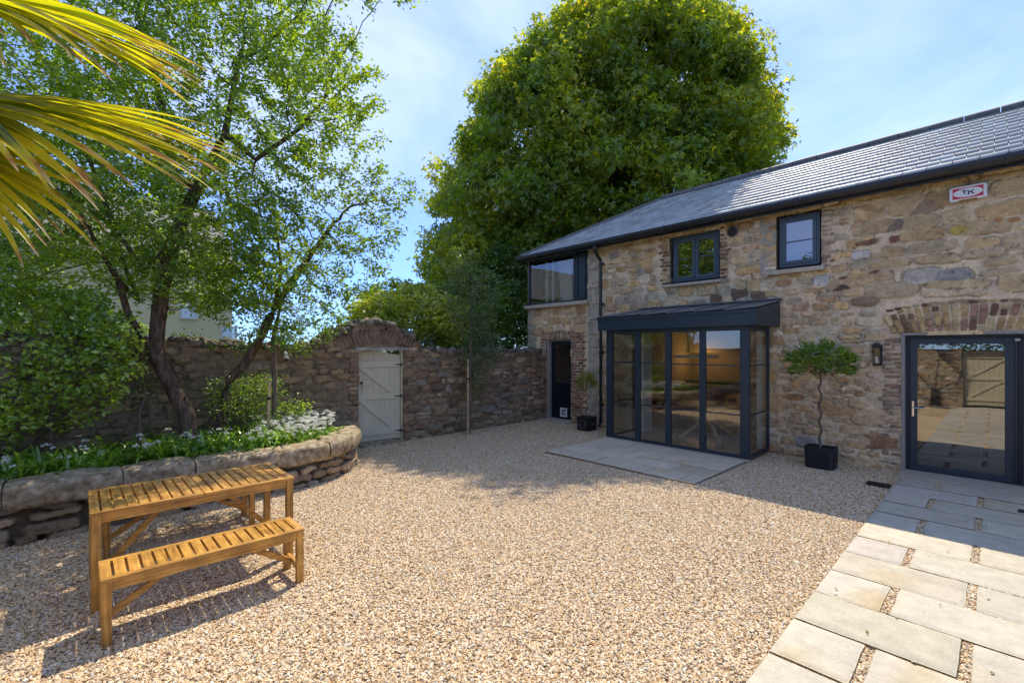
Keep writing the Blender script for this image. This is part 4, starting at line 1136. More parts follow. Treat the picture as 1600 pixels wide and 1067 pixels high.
for z in (1.545, 0.905, 0.205):
    b = MB(); b.prism([(0.035, z - .018), (0.035, z + .018), (-0.13, z + .006), (-0.13, z - .006)], 0.034, 0.041, 'x'); b.tube([(0.04, 0.02, z - .035), (0.03, 0.02, z + .035)], 0.011, 6)
    b.build('hinge', M['iron'], GT, wc=False)

# security camera on the wall
CM = thing('security_camera', 'small white dome camera fixed on the garden wall', 'camera', (-8.26, 2.53, 1.75))
b = MB(); b.tube([(-8.28, 2.53, 1.80), (-8.25, 2.53, 1.80)], 0.028, 10); b.tube([(-8.25, 2.53, 1.80), (-8.20, 2.53, 1.79), (-8.19, 2.53, 1.76)], 0.02, 8); b.build('bracket', M['white'], CM)
b = MB(); b.tube([(-8.19, 2.53, 1.775), (-8.19, 2.53, 1.735), (-8.19, 2.53, 1.70)], [.035, .036, .034], 12); b.build('housing', M['white'], CM, smooth=False)
b = MB(); b.tube([(-8.19, 2.53, 1.70), (-8.19, 2.53, 1.68), (-8.19, 2.53, 1.665)], [.032, .026, .008], 12); b.build('lens', M['black'], CM)
b = MB(); b.tube([(-8.26, 2.56, 1.78), (-8.24, 2.62, 1.77), (-8.25, 2.60, 1.70), (-8.27, 2.55, 1.68)], 0.005, 5); b.build('cable', M['white'], CM)

# ------------------------------------------------------------------ raised bed
RB = thing('raised_bed', 'curved raised bed of rough stone with rounded granite coping', 'raised bed', (-7.3, 0, 0))
def bed_lift(Y): return 0.05 * np.clip((1.2 - Y) / 2.2, 0, 1)
def bpos2(u, v, h):
    x = np.interp(u, BS, BP[:, 0]); y = np.interp(u, BS, BP[:, 1]); nx = np.interp(u, BS, BN[:, 0]); ny = np.interp(u, BS, BN[:, 1])
    vv = v * (1 + bed_lift(y) / 0.35)
    return np.stack([x + nx * (h - .03), y + ny * (h - .03), vv], -1)
BPAL = [(0.30, 0.22, 0.13), (0.36, 0.27, 0.165), (0.25, 0.19, 0.12), (0.40, 0.31, 0.20), (0.20, 0.16, 0.12), (0.34, 0.24, 0.14), (0.40, 0.34, 0.25)]
pal_b = lambda R, u, v: tuple(np.array(R.choice(BPAL)) * R.uniform(0.8, 1.2))
bs = seeds_rubble(0, BS[-1] + .3, -0.03, 0.42, (0.08, 0.17), (0.18, 0.50), pal_b, 57, jit=0.25, hgt=(0.02, 0.045), p=(3.6, 6.5), fill=(0.92, 1.0))
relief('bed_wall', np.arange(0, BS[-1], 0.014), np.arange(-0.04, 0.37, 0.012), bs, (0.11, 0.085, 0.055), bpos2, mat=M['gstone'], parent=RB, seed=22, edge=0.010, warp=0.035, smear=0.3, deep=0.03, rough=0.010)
V = []; F = []; n = 0; Rr = random.Random(77); s = 0.02; kk = 0
while s < BS[-1] - 0.15:
    L = Rr.uniform(0.62, 0.98); e = min(s + L, BS[-1]); m = max(6, int((e - s) / 0.03)); ns = 22
    dz = Rr.uniform(-.012, .012); do = Rr.uniform(-.012, .012)
    ring = []
    for i in range(m + 1):
        t = i / m; u = s + (e - s) * t + (0 if 0 < i < m else 0)
        k = 1 - 0.10 * (abs(2 * t - 1) ** 8)
        x, y = np.interp(u, BS, BP[:, 0]), np.interp(u, BS, BP[:, 1]); nx, ny = np.interp(u, BS, BN[:, 0]), np.interp(u, BS, BN[:, 1])
        for j in range(ns):
            a = 2 * pi * j / ns; ca, sa = cos(a), sin(a); pw = 2 / 4.6
            o = -0.165 + do + 0.245 * k * np.sign(ca) * abs(ca) ** pw; z = 0.425 + dz + 0.128 * k * np.sign(sa) * abs(sa) ** pw + float(bed_lift(y))
            if o > -0.05: z -= 0.0
            dd = 0.016 * float(noise3(u * 5, o * 7, z * 7, kk)) + 0.010 * float(noise3(u * 14, o * 16, z * 16, kk + 3)) + 0.006 * float(noise3(u * 33, o * 33, z * 33, kk + 7))
            ring.append((x + nx * (o + dd * np.sign(ca)), y + ny * (o + dd * np.sign(ca)), z + dd))
    P = np.array(ring); idx = np.arange(len(P)).reshape(m + 1, ns) + n
    q = np.stack([idx[:-1], np.roll(idx, -1, 1)[:-1], np.roll(idx, -1, 1)[1:], idx[1:]], -1).reshape(-1, 4)
    V.append(P); F.append(q); n += len(P)
    for row, rv in ((idx[0], True), (idx[-1], False)):
        c = P[row - idx[0, 0]].mean(0)[None]; V.append(c)
        r2 = np.roll(row, -1); tri = np.stack([row, r2, np.full(ns, n)], -1); F.append(tri[:, ::-1] if not rv else tri); n += 1
    s = e + 0.008; kk += 1
me = np_mesh('coping', np.concatenate(V), F, smooth=True)
link('coping', me, M['cope'], RB)
# soil
b = MB(); pts = [(p[0] - 0.12 * q[0], p[1] - 0.12 * q[1]) for p, q in zip(BP[::8], BN[::8])]
b.add([(x, y, 0.455) for x, y in pts] + [(-8.3, 3.5, 0.455), (-8.3, -3.2, 0.455)], [tuple(range(len(pts) + 2))])
tag(b.build('soil', M['soil']), kind='structure')

# ------------------------------------------------------------------ table and benches
def slatted(name, label, cat, loc, L, W, H, n, seam, group=None, leg=0.05, low=0.09):
    """long axis along +y, origin on the ground at the centre"""
    t = thing(name, label, cat, loc, group)
    b = MB(); T = 0.022; rail = 0.045; hw, hl = W / 2, L / 2
    sec = [(-hl, -0.003), (0.003, hl)] if seam else [(-hl, hl)]
    for (a, c) in sec:
        b.box(-hw, -hw + rail, a, c, H - T, H, 1); b.box(hw - rail, hw, a, c, H - T, H, 1)
        k = n // len(sec); gap = 0.014; sw = ((c - a) - gap * (k - 1)) / k
        for i in range(k): b.box(-hw + rail, hw - rail, a + i * (sw + gap), a + i * (sw + gap) + sw, H - T - .001, H - .001, 0)
    b.build('tabletop' if cat == 'table' else 'seat', [M['woodx'], M['woody']], t, bevel=.0025, wc=False)
    ah = 0.062; it = H - T
    for sx in (-1, 1):
        b = MB(); x = sx * (hw - 0.028); b.box(x - .012, x + .012, -hl + leg, hl - leg, it - ah, it - .001, 0)
        b.build('apron', M['woody'], t, bevel=.002, wc=False)
    for sy in (-1, 1):
        b = MB(); y = sy * (hl - 0.028); b.box(-hw + leg, hw - leg, y - .012, y + .012, it - ah, it - .001, 0)
        b.build('end_rail', M['woodx'], t, bevel=.002, wc=False)
    for sx in (-1, 1):
        for sy in (-1, 1):
            b = MB(); x0 = sx * (hw - .006); x1 = sx * (hw - .006 - leg); y0 = sy * (hl - .006); y1 = sy * (hl - .006 - leg)
            b.box(min(x0, x1), max(x0, x1), min(y0, y1), max(y0, y1), -0.01, it - .001); b.build('leg', M['woodz'], t, bevel=.003, wc=False)
    for sy in (-1, 1):
        y = sy * (hl - .006 - leg / 2)
        b = MB(); b.box(-hw + leg, hw - leg, y - .014, y + .014, low, low + .045); b.build('stretcher', M['woodx'], t, bevel=.002, wc=False)
        b = MB(); b.bar((0, y - sy * .014, low + .025), (0, sy * hl * 0.22, it - .02), .026, .042); b.build('brace', M['woody'], t, bevel=.002, wc=False)
    b = MB(); b.box(-hw + .04, hw - .04, -.02, .02, it - .045, it - .001); b.build('cross_rail', M['woodx'], t, bevel=.002, wc=False)
    return t
slatted('garden_table', 'slatted honey coloured wooden garden table between its two benches', 'table', (-4.725, 0.735, 0), 1.36, 0.74, 0.70, 20, True, leg=.055)
BG = 'slatted benches at the garden table'
bn = slatted('garden_bench', 'slatted wooden bench on the open gravel side of the table', 'bench', (-3.985, 0.705, 0), 1.22, 0.37, 0.42, 17, False, BG)
def copy_thing(o, loc, label, rz=None, group=None, scale=None):
    c = o.copy(); COL.objects.link(c); c.location = loc; c['label'] = label
    if rz is not None: c.rotation_euler = (0, 0, rz)
    if scale: c.scale = scale
    if group: c['group'] = group
    for ch in list(o.children):
        k = ch.copy(); COL.objects.link(k); k.parent = c; k.matrix_parent_inverse = ch.matrix_parent_inverse.copy()
        for g2 in list(ch.children):
            q = g2.copy(); COL.objects.link(q); q.parent = k
    return c
copy_thing(bn, (-5.60, 0.76, 0), 'slatted wooden bench between the table and the raised bed')

# ------------------------------------------------------------------ beyond the walls
NB = thing('neighbour_house', 'cream rendered house showing through the trees beyond the wall', 'house', (-19, -4, 0))
b = MB(); b.box(-24, -16, -14, 3.4, -0.05, 4.4); b.build('wall', mat_noise('cream_render', (0.74, 0.62, 0.38), (0.82, 0.70, 0.45), scale=1.5, rough=.9), NB)
b = MB(); b.prism([(-15.7, 4.35), (-24.3, 4.35), (-20, 7.0)], -14.3, 3.6, 'y'); b.V = [(x, y, z) for x, y, z in b.V]; b.build('roof', mat_noise('grey_roof', (0.13, 0.125, 0.11), (0.20, 0.19, 0.165), scale=4), NB)
for (yy, z) in ((2.1, 2.72), (3.1, 2.0), (-1.5, 3.3), (-4.2, 2.7)):
    b = MB(); rect_frame(b, yy, yy + .42, z, z + .55, 0, .06, .05)
    b.V = [(-16 + y + .0, x, zz) for x, y, zz in b.V]; w = b.build('window', M['white'], NB)
    b = MB(); b.box(-15.99, -15.975, yy + .05, yy + .37, z + .05, z + .5); b.build('pane', M['glassw'], w)
# wall and gate behind the viewpoint (seen reflected in the glass)
BW = thing('courtyard_wall', 'pale rubble wall behind the viewpoint seen mirrored in the door glass', 'wall', (-2, -2.4, 0))
ws = seeds_rubble(-8.3, 6, -0.1, 2.1, (0.07, 0.17), (0.15, 0.42), lambda R, u, v: tuple(np.array(R.choice(PAL)) * R.uniform(.8, 1.1)), 61, hgt=(.01, .03))
wpos = lambda u, v, h: np.stack([u, -2.2 + h, v], -1)
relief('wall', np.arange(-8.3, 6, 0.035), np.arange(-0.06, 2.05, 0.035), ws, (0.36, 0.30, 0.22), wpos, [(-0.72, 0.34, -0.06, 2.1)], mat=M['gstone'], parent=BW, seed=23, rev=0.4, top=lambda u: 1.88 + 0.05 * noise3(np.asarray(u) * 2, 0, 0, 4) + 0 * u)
b = MB(); b.box(-8.3, -0.73, -2.62, -2.25, -.06, 1.85); b.box(0.35, 6, -2.62, -2.25, -.06, 1.85); b.build('core', M['gstone'], BW)
for o_ in BW.children:
    if o_.name.startswith('core'):
        o_.data.materials[0] = M['cope']
G2 = thing('side_gate', 'sage green boarded gate seen mirrored in the door glass', 'gate', (-0.19, -2.4, 0))
b = MB()
for i in range(9): b.prism([(-.71 + i * .116, .05), (-.598 + i * .116, .05), (-.598 + i * .116, 1.78), (-.71 + i * .116, 1.78)], -2.43, -2.40, 'y')
b.build('boards', M['gatepaint'], G2, bevel=.003)
for z in (1.55, .9, .2):
    b = MB(); b.box(-.70, .32, -2.40, -2.37, z, z + .1); b.build('ledge', M['gatepaint'], G2, bevel=.004)
for z0, z1 in ((1.0, 1.55), (.3, .9)):
    b = MB(); b.prism([(-.65, z0), (-.55, z0), (.28, z1), (.18, z1)], -2.40, -2.372, 'y'); b.build('brace', M['gatepaint'], G2, bevel=.003)

# ------------------------------------------------------------------ vegetation
def unit(v): return v / np.maximum(np.linalg.norm(v, axis=-1, keepdims=True), 1e-9)

def grow(nodes, parents, attr, step, infl, kill, iters=120, wander=0.25, seed=0):
    R = np.random.default_rng(seed)
    P = [np.array(p, float) for p in nodes]; par = list(parents)
    A = np.array(attr); NP = np.array(P)
    d = np.linalg.norm(A[:, None] - NP[None], axis=2) if len(A) * len(NP) < 5e7 else None
    ni = d.argmin(1); nd = d.min(1)
    for it in range(iters):
        if len(A) == 0: break
        act = nd < infl if it > 2 else np.ones(len(A), bool)
        if not act.any(): break
        dirs = unit(A[act] - np.array(P)[ni[act]])
        acc = {}
        for i, dd in zip(ni[act], dirs):
            if i in acc: acc[i] = acc[i] + dd
            else: acc[i] = dd
        new = []
        Pn = np.array(P)
        for i, dd in acc.items():
            dd = dd / max(np.linalg.norm(dd), 1e-6) + R.normal(0, wander, 3)
            q = Pn[i] + unit(dd) * step
            new.append(q); par.append(int(i))
        base = len(P); P += new; new = np.array(new)
        D = np.linalg.norm(A[:, None] - new[None], axis=2)
        j = D.argmin(1); m = D.min(1)
        up = m < nd; nd = np.where(up, m, nd); ni = np.where(up, base + j, ni)
        age = np.where(up, 0, (age if it else np.zeros(len(A))) + act)
        keep = (nd > kill) & (age < 4)
        A = A[keep]; nd = nd[keep]; ni = ni[keep]; age = age[keep]
    return np.array(P), np.array(par)

def chain(lists):
    """lists of polylines, each (start_index or None, [points]); returns nodes,parents subdivided"""
    nodes = []; par = []; ends = {}
    for key, start, pts, stp in lists:
        prev = -1
        if start is not None:
            prev = ends[start[0]][start[1]]
            pts = [nodes[prev]] + list(pts)
        idxs = []
        for a, c in zip(pts[:-1], pts[1:]):
            a = np.array(a); c = np.array(c); n = max(1, int(np.linalg.norm(c - a) / stp))
            if prev == -1: nodes.append(a); par.append(-1); prev = len(nodes) - 1; idxs.append(prev)
            for k in range(1, n + 1):
                nodes.append(a + (c - a) * k / n); par.append(prev); prev = len(nodes) - 1
            idxs.append(prev)
        ends[key] = idxs
    return nodes, par

def radii(P, par, tip=0.004, ex=1.85, rmax=None):
    n = len(P); acc = np.zeros(n); depth = np.zeros(n, int)
    for i in range(n - 1, 0, -1):
        if acc[i] == 0: acc[i] = tip ** ex
        p = par[i]
        if p >= 0: acc[p] += acc[i]; depth[p] = max(depth[p], depth[i] + 1)
    r = acc ** (1 / ex)
    if rmax: r = r * min(1, 1e9); r = np.where(r > tip * 1.01, tip + (r - tip) * (rmax - tip) / max(r.max() - tip, 1e-6), r)
    return r, depth

def branch_mesh(name, P, par, r, mat, parent, minr=0.0, sides=6, wob=0.0, flare=1.0):
    n = len(P); d = np.zeros((n, 3))
    for i in range(n):
        if par[i] >= 0: d[i] = P[i] - P[par[i]]
    for i in range(n):
        if par[i] < 0:
            ch = [k for k in range(n) if par[k] == i]
            d[i] = d[ch[0]] if ch else (0, 0, 1)
    d = unit(d)
    # blend with main child direction
    best = -np.ones(n, int)
    for i in range(n):
        p = par[i]
        if p >= 0 and (best[p] < 0 or r[i] > r[best[p]]): best[p] = i
    dd = d.copy()
    m = best >= 0; dd[m] = unit(d[m] + d[best[m]])
    ref = np.where(abs(dd[:, 2:3]) > 0.9, np.array([[1., 0.13, 0]]), np.array([[0., 0.1, 1.]]))
    a = unit(np.cross(dd, ref)); b_ = np.cross(dd, a)
    ang = 2 * pi * np.arange(sides) / sides
    rr = r[:, None] * (1 + wob * noise3(P[:, 0:1] * 4 + np.cos(ang)[None] * 2, P[:, 1:2] * 4 + np.sin(ang)[None] * 2, P[:, 2:3] * 2.5, 3))
    ring = P[:, None] + (a[:, None] * np.cos(ang)[None, :, None] + b_[:, None] * np.sin(ang)[None, :, None]) * rr[..., None]
    V = ring.reshape(-1, 3); F = []
    V = [V]; base = n * sides
    sel = [i for i in range(n) if par[i] >= 0 and r[i] >= minr]
    Q = []
    extra = []; k = 0
    for i in sel:
        p = par[i]
        if best[p] == i: s = p * sides
        else:          # side branch: its own starting ring, as thin as the branch
            rs = min(r[p] * 0.85, r[i] * 1.5)
            dl = d[i]; rf = np.array([1., .13, 0]) if abs(dl[2]) > .9 else np.array([0, .1, 1.])
            aa = np.cross(dl, rf); aa /= np.linalg.norm(aa); bb = np.cross(dl, aa)
            extra.append(P[p] + (aa[None] * np.cos(ang)[:, None] + bb[None] * np.sin(ang)[:, None]) * rs)
            s = base + k * sides; k += 1
        Q.append((s, i * sides))
    if extra: V.append(np.concatenate(extra))
    Q = np.array(Q); j = np.arange(sides); j2 = (j + 1) % sides
    F = np.stack([Q[:, 0:1] + j, Q[:, 0:1] + j2, Q[:, 1:2] + j2, Q[:, 1:2] + j], -1).reshape(-1, 4)
    me = np_mesh(name, np.concatenate(V), F, smooth=True)
    return link(name, me, mat, parent)

def leaf_mesh(name, P, size, col, mat, parent, droop=0.3, shape='oval', seed=0, asp=0.5, fold=0.15, axis=None, up=0.4, mask=None):
    """P (n,3) leaf bases; every leaf is a small folded blade"""
    R = np.random.default_rng(seed); n = len(P)
    size = np.broadcast_to(size, (n,)) * R.uniform(0.7, 1.25, n)
    a = R.normal(0, 1, (n, 3)); a[:, 2] = a[:, 2] * 0.5 - droop
    if axis is not None: a = a * 0.7 + axis * 1.0
    a = unit(a)
    nn = R.normal(0, 1, (n, 3)) + np.array([0, 0, up * 2]); nn = unit(nn - (nn * a).sum(1, keepdims=True) * a)
    s = np.cross(a, nn)
    L = size[:, None]
    if shape == 'oval':
        v = np.stack([P, P + a * L * .45 + s * L * asp * .5 + nn * L * fold, P + a * L - nn * L * 0.08, P + a * L * .45 - s * L * asp * .5 + nn * L * fold], 1)
        F = np.arange(n * 4).reshape(n, 4); k = 4
        F = np.concatenate([F[:, [0, 1, 2]], F[:, [0, 2, 3]]])
    elif shape == 'maple':
        vs = []; 
        for th, ln in ((-1.15, .62), (0, 1.0), (1.15, .62)):
            d = a * cos(th) + s * sin(th); w = np.cross(d, nn)
            vs += [P, P + d * L * ln * .45 + w * L * .20 + nn * L * .05, P + d * L * ln - nn * L * .12, P + d * L * ln * .45 - w * L * .20 + nn * L * .05]
        v = np.stack(vs, 1); k = 12
        F = np.arange(n * 12).reshape(n * 3, 4)
    me = np_mesh(name, v.reshape(-1, 3), F, np.repeat(col, k, axis=0))
    return link(name, me, mat, parent)

def shade_cols(n, c0, c1, seed, spread=0.18, P=None, clump=0.6):
    R = np.random.default_rng(seed)
    t = R.uniform(0, 1, n)
    if P is not None: t = np.clip(0.5 + 0.9 * fbm(P[:, 0] / clump, P[:, 1] / clump, P[:, 2] / clump, seed, 2) + R.normal(0, .18, n), 0, 1)
    c = np.array(c0)[None] * (1 - t[:, None]) + np.array(c1)[None] * t[:, None]
    return c * R.uniform(1 - spread, 1 + spread, (n, 1))

def ell(c, r, n, R, shell=0.0, cond=None):
    """random points in a camera-aligned ellipsoid (right, deep, up)"""
    v = unit(R.normal(0, 1, (n, 3))); rad = R.uniform(shell ** 3, 1, (n, 1)) ** (1 / 3)
    v = v * rad * np.array(r)
    rt = np.array([CY, SY, 0]); fw = np.array([-SY, CY, 0]); u = np.array([0, 0, 1])
    return np.array(c) + v[:, 0:1] * rt + v[:, 1:2] * fw + v[:, 2:3] * u

def tree(name, label, cat, base, chains, attrs, step, infl, kill, bark, leafmat, lsize, c0, c1, seed, per=6, tipdepth=3, rmax=0.12,
         jit=0.06, shape='oval', sides=6, group=None, asp=0.5, droop=0.3, tip=0.004, wander=0.25, iters=120, extra=None, wob=0.12, clump=0.6, up=0.4, minr=0):
    t = thing(name, label, cat, tuple(base), group)
    nodes, par = chain(chains)
    P, pr = grow(nodes, par, attrs, step, infl, kill, iters, wander, seed)
    r, dep = radii(P, pr, tip, rmax=rmax)
    branch_mesh('trunk', P, pr, r, bark, t, sides=sides, wob=wob, minr=minr)
    R = np.random.default_rng(seed + 5)
    tips = np.where((dep <= tipdepth) & (np.arange(len(P)) >= len(nodes)))[0]
    base_i = np.repeat(tips, per)
    tt = R.uniform(0, 1, (len(base_i), 1))
    LP = P[base_i] * tt + P[pr[base_i]] * (1 - tt) + R.normal(0, jit, (len(base_i), 3))
    if extra is not None: LP = np.concatenate([LP, extra])
    cols = shade_cols(len(LP), c0, c1, seed, P=LP, clump=clump)
    leaf_mesh('crown', LP, lsize, cols, leafmat, t, seed=seed, shape=shape, asp=asp, droop=droop, up=up)
    print(name, len(P), 'nodes', len(LP), 'leaves')
    return t

# --- large maple behind the house
def big_tree():
    R = np.random.default_rng(3)
    Z0 = 17.9
    E_ = [((965, 165), 3.8, 4.0, 3.5), ((1055, 185), 3.0, 4.0, 3.3), ((880, 230), 3.7, 4.2, 3.4), ((1072, 265), 3.0, 3.8, 2.8), ((800, 335), 3.0, 3.8, 2.7),
          ((960, 340), 4.8, 4.6, 3.3), ((750, 415), 1.9, 3.2, 2.1), ((1108, 198), 1.9, 3, 1.8), ((1000, 75), 1.7, 2.6, 1.3), ((915, 80), 1.5, 2.2, 1.0), ((1085, 95), 1.3, 2.0, 1.2), ((1165, 215), .9, 1.5, 1.0), ((862, 145), 1.8, 2.6, 2.0), ((820, 230), 2.3, 3.0, 2.2), ((830, 430), 2.3, 3.0, 1.7), ((745, 490), 1.6, 2.2, 1.4), ((900, 450), 2.2, 2.5, 1.5)]
    base = at(960, 640, Z0); base[2] = 0
    t = thing('maple_tree', 'tall dense green maple tree rising behind the slate roof', 'tree', tuple(base))
    cen = []; rad = []
    for (c, rx, ry, rz) in E_:
        C_ = at(c[0], c[1], Z0)
        n = int(34 * (rx * rz + rx * ry) / 2 * 0.45)
        p = ell(C_, (rx, ry, rz), n, R, 0.72)
        cen.append(p)
    C_ = np.concatenate(cen)
    # drop clump centres that lie deep inside another lobe
    deep = np.zeros(len(C_), bool)
    rt = np.array([CY, SY, 0]); fw = np.array([-SY, CY, 0])
    for (c, rx, ry, rz) in E_:
        q = C_ - at(c[0], c[1], Z0); dd = np.sqrt(((q @ rt) / rx) ** 2 + ((q @ fw) / ry) ** 2 + (q[:, 2] / rz) ** 2)
        deep |= dd < 0.62
    C_ = C_[~deep | (R.uniform(0, 1, len(C_)) < 0.25)]
    # branches to the clumps
    top = at(965, 90, Z0)
    tr = [base, base + np.array([.2, .1, 3.2]), at(950, 380, Z0), at(960, 250, Z0), top]
    ch = [('a', None, tr, .6), ('b', ('a', 1), [at(860, 400, Z0), at(800, 320, Z0 - 1)], .6), ('c', ('a', 1), [at(1020, 380, Z0 - .6), at(1080, 270, Z0 - .5), at(1120, 170, Z0)], .6),
          ('d', ('a', 2), [at(900, 260, Z0 - 1.2), at(880, 150, Z0 - 1)], .6), ('e', ('a', 2), [at(1000, 260, Z0 + 1.5), at(1040, 120, Z0 + 1)], .6)]
    nodes, par = chain(ch)
    P, pr = grow(nodes, par, C_, 0.45, 3.0, 0.5, 60, 0.3, 5)
    r, dep = radii(P, pr, 0.012, rmax=0.36)
    branch_mesh('trunk', P, pr, r, M['bark'], t, sides=6, wob=.1)
    LP = []; AX = []
    cr = R.uniform(0.38, 0.80, len(C_))
    for c, k in zip(C_, cr):
        n = int(400 * k ** 2)
        v = unit(R.normal(0, 1, (n, 3))); v[:, 2] *= 0.75
        sh = R.uniform(0.45, 1.0, (n, 1)) ** 0.6
        q = c + v * sh * k * (1 + 0.25 * R.normal(0, 1, (n, 1)).clip(-1, 1.5))
        LP.append(q); AX.append(v * 0.6 + np.array([0, 0, -0.5]))
    LP = np.concatenate(LP); AX = np.concatenate(AX)
    cols = shade_cols(len(LP), (0.13, 0.225, 0.025), (0.35, 0.42, 0.045), 4, P=LP, clump=1.1, spread=.2)
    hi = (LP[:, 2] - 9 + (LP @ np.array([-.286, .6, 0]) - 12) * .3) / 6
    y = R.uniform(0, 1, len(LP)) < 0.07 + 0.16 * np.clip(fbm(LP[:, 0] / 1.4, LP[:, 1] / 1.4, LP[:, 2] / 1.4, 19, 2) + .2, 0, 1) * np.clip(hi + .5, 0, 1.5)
    cols[y] = cols[y] * np.array([2.1, 1.45, 0.9])  # sunlight put into the colour: more bright yellow leaves high up and sunward
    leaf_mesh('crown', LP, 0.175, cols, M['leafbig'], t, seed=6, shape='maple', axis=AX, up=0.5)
    print('maple', len(C_), len(LP))
    return t
big_tree()

# --- trees in the raised bed
R = np.random.default_rng(12)
Z = 6.3
A1 = np.concatenate([ell(at(330, 110, 6.6), (2.15, 1.5, 2.0), 2300, R), ell(at(120, 200, 6.4), (1.7, 1.5, 2.1), 2600, R), ell(at(250, 330, 6.2), (1.7, 1.3, 1.0), 1000, R),
                     ell(at(500, 160, 6.1), (.95, .9, 1.1), 330, R), ell(at(560, -80, 6.2), (1.0, .9, .8), 170, R), ell(at(80, 390, 6.0), (1.2, 1.1, .8), 550, R), ell(at(300, -120, 6.6), (2.2, 1.6, 1.3), 500, R), ell(at(440, 60, 6.6), (1.0, 1.0, .9), 200, R), ell(at(310, 430, 6.5), (1.2, .9, .6), 900, R)])
A1 = A1[A1[:, 0] > -10.4]
bt = at(303, 690, 6.3); bt[2] = 0.40
tree('hawthorn_tree', 'leaning multi-stemmed tree with dark forked trunk in the raised bed', 'tree', bt,
     [('a', None, [bt, at(292, 650, 6.3), at(268, 600, 6.3), at(245, 556, 6.3)], .12),
      ('b', ('a', 3), [at(222, 525, 6.2), at(200, 490, 6.1), at(186, 440, 6.0), at(150, 380, 5.9), at(110, 300, 5.9)], .2),
      ('c', ('a', 3), [at(247, 510, 6.35), at(252, 455, 6.4), at(270, 380, 6.5), at(310, 290, 6.6), at(352, 210, 6.6), at(370, 110, 6.6)], .2),
      ('d', ('b', 2), [at(218, 470, 6.5), at(196, 420, 6.7), at(170, 330, 6.8)], .2),
      ('e', ('c', 2), [at(225, 420, 6.2), at(180, 360, 6.1), at(140, 250, 6.1)], .2),
      ('f', ('c', 3), [at(275, 280, 6.9), at(250, 150, 7.0), at(215, 20, 6.8)], .2),
      ('g', ('c', 4), [at(400, 250, 6.6), at(470, 200, 6.7)], .2)],
     A1, 0.10, 0.9, 0.115, M['bark'], M['leaf'], 0.068, (0.10, 0.20, 0.024), (0.30, 0.42, 0.045), 15, per=11, tipdepth=5, rmax=0.105, jit=0.05, tip=.0018, wander=.15, iters=140, sides=7)
A2 = np.concatenate([ell(at(500, 380, 6.35), (1.15, .75, 1.0), 560, R), ell(at(585, 310, 6.3), (.70, .45, .55), 130, R), ell(at(440, 470, 6.5), (1.1, .6, .8), 480, R), ell(at(400, 400, 7.0), (1.0, .8, .9), 260, R)])
b2 = at(338, 680, 6.75); b2[2] = 0.42
tree('hawthorn_tree', 'slender tree with a curved reddish stem leaning towards the gate', 'tree', b2,
     [('a', None, [b2, at(345, 647, 6.75), at(357, 594, 6.75), at(381, 570, 6.75), at(402, 538, 6.8), at(430, 480, 6.85), at(470, 420, 6.9), at(520, 350, 6.9)], .15),
      ('b', ('a', 5), [at(440, 420, 6.9), at(430, 350, 7.1)], .2)],
     A2, 0.09, 0.8, 0.115, M['bark'], M['leaf'], 0.062, (0.09, 0.185, 0.027), (0.21, 0.32, 0.045), 18, per=12, tipdepth=4, rmax=0.065, jit=0.045, tip=.0016, wander=.15, iters=120)
A3 = np.concatenate([ell(at(445, 500, 6.9), (.60, .3, .42), 260, R), ell(at(470, 535, 6.9), (.30, .25, .2), 60, R)])
b3 = at(428, 672, 6.9); b3[2] = .42
tree('young_tree', 'young upright tree with feathery fresh leaves tied to a stake', 'tree', b3,
     [('a', None, [b3, at(429, 600, 6.9), at(427, 530, 6.9), at(440, 470, 6.9)], .12)],
     A3, .08, .7, .09, M['bark2'], M['leaf'], 0.05, (0.08, 0.17, 0.03), (0.17, 0.27, 0.05), 21, per=7, tipdepth=5, rmax=.036, jit=.035, tip=.002, asp=.35)
def stake(a, c, w, label):
    t = thing('wooden_stake', label, 'stake', tuple(a)); b = MB(); b.bar(a, c, w, w, (1, 0, 0)); b.build('post', M['stake'], t, bevel=.003)
    m = Vector(a).lerp(Vector(c), .72); b = MB(); b.box(m.x - w * .7, m.x + w * .7, m.y - w * .7, m.y + w * .7, m.z, m.z + .04); b.build('tie', M['iron'], t)
s0 = at(418, 668, 6.8); s0[2] = .4
stake(s0, at(421, 596, 6.8), .035, 'pale pine stake beside the young tree in the raised bed')
# blue green tree by the wall
def wallpt(px, py, X=-7.95):
    l = (px - 800) / 715; Zz = X / (CY * l - SY); return at(px, py, Zz)
A4 = np.concatenate([ell(wallpt(735, 460), (.72, .55, .85), 560, R), ell(wallpt(750, 540), (.55, .5, .7), 480, R), ell(wallpt(720, 410), (.35, .35, .35), 70, R), ell(wallpt(745, 600), (.28, .2, .3), 60, R)])
A4 = A4[A4[:, 0] > -8.25 - 10 * (A4[:, 2] > 1.9)]
b4 = wallpt(733, 668); b4[2] = 0
tree('bluish_tree', 'slim blue-green tree trained up a pale stake against the garden wall', 'tree', b4,
     [('a', None, [b4, wallpt(734, 600), wallpt(736, 520), wallpt(738, 440)], .15)],
     A4, .10, .9, .12, M['bark2'], M['leafs'], 0.075, (0.08, 0.145, 0.07), (0.19, 0.28, 0.08), 25, per=8, tipdepth=6, rmax=.035, jit=.07, tip=.003, asp=.28, droop=.5)
s1 = wallpt(731, 670, -7.90); s1[2] = 0
stake(s1, wallpt(731, 560, -7.90), .035, 'tall pale stake holding the blue-green tree against the wall')

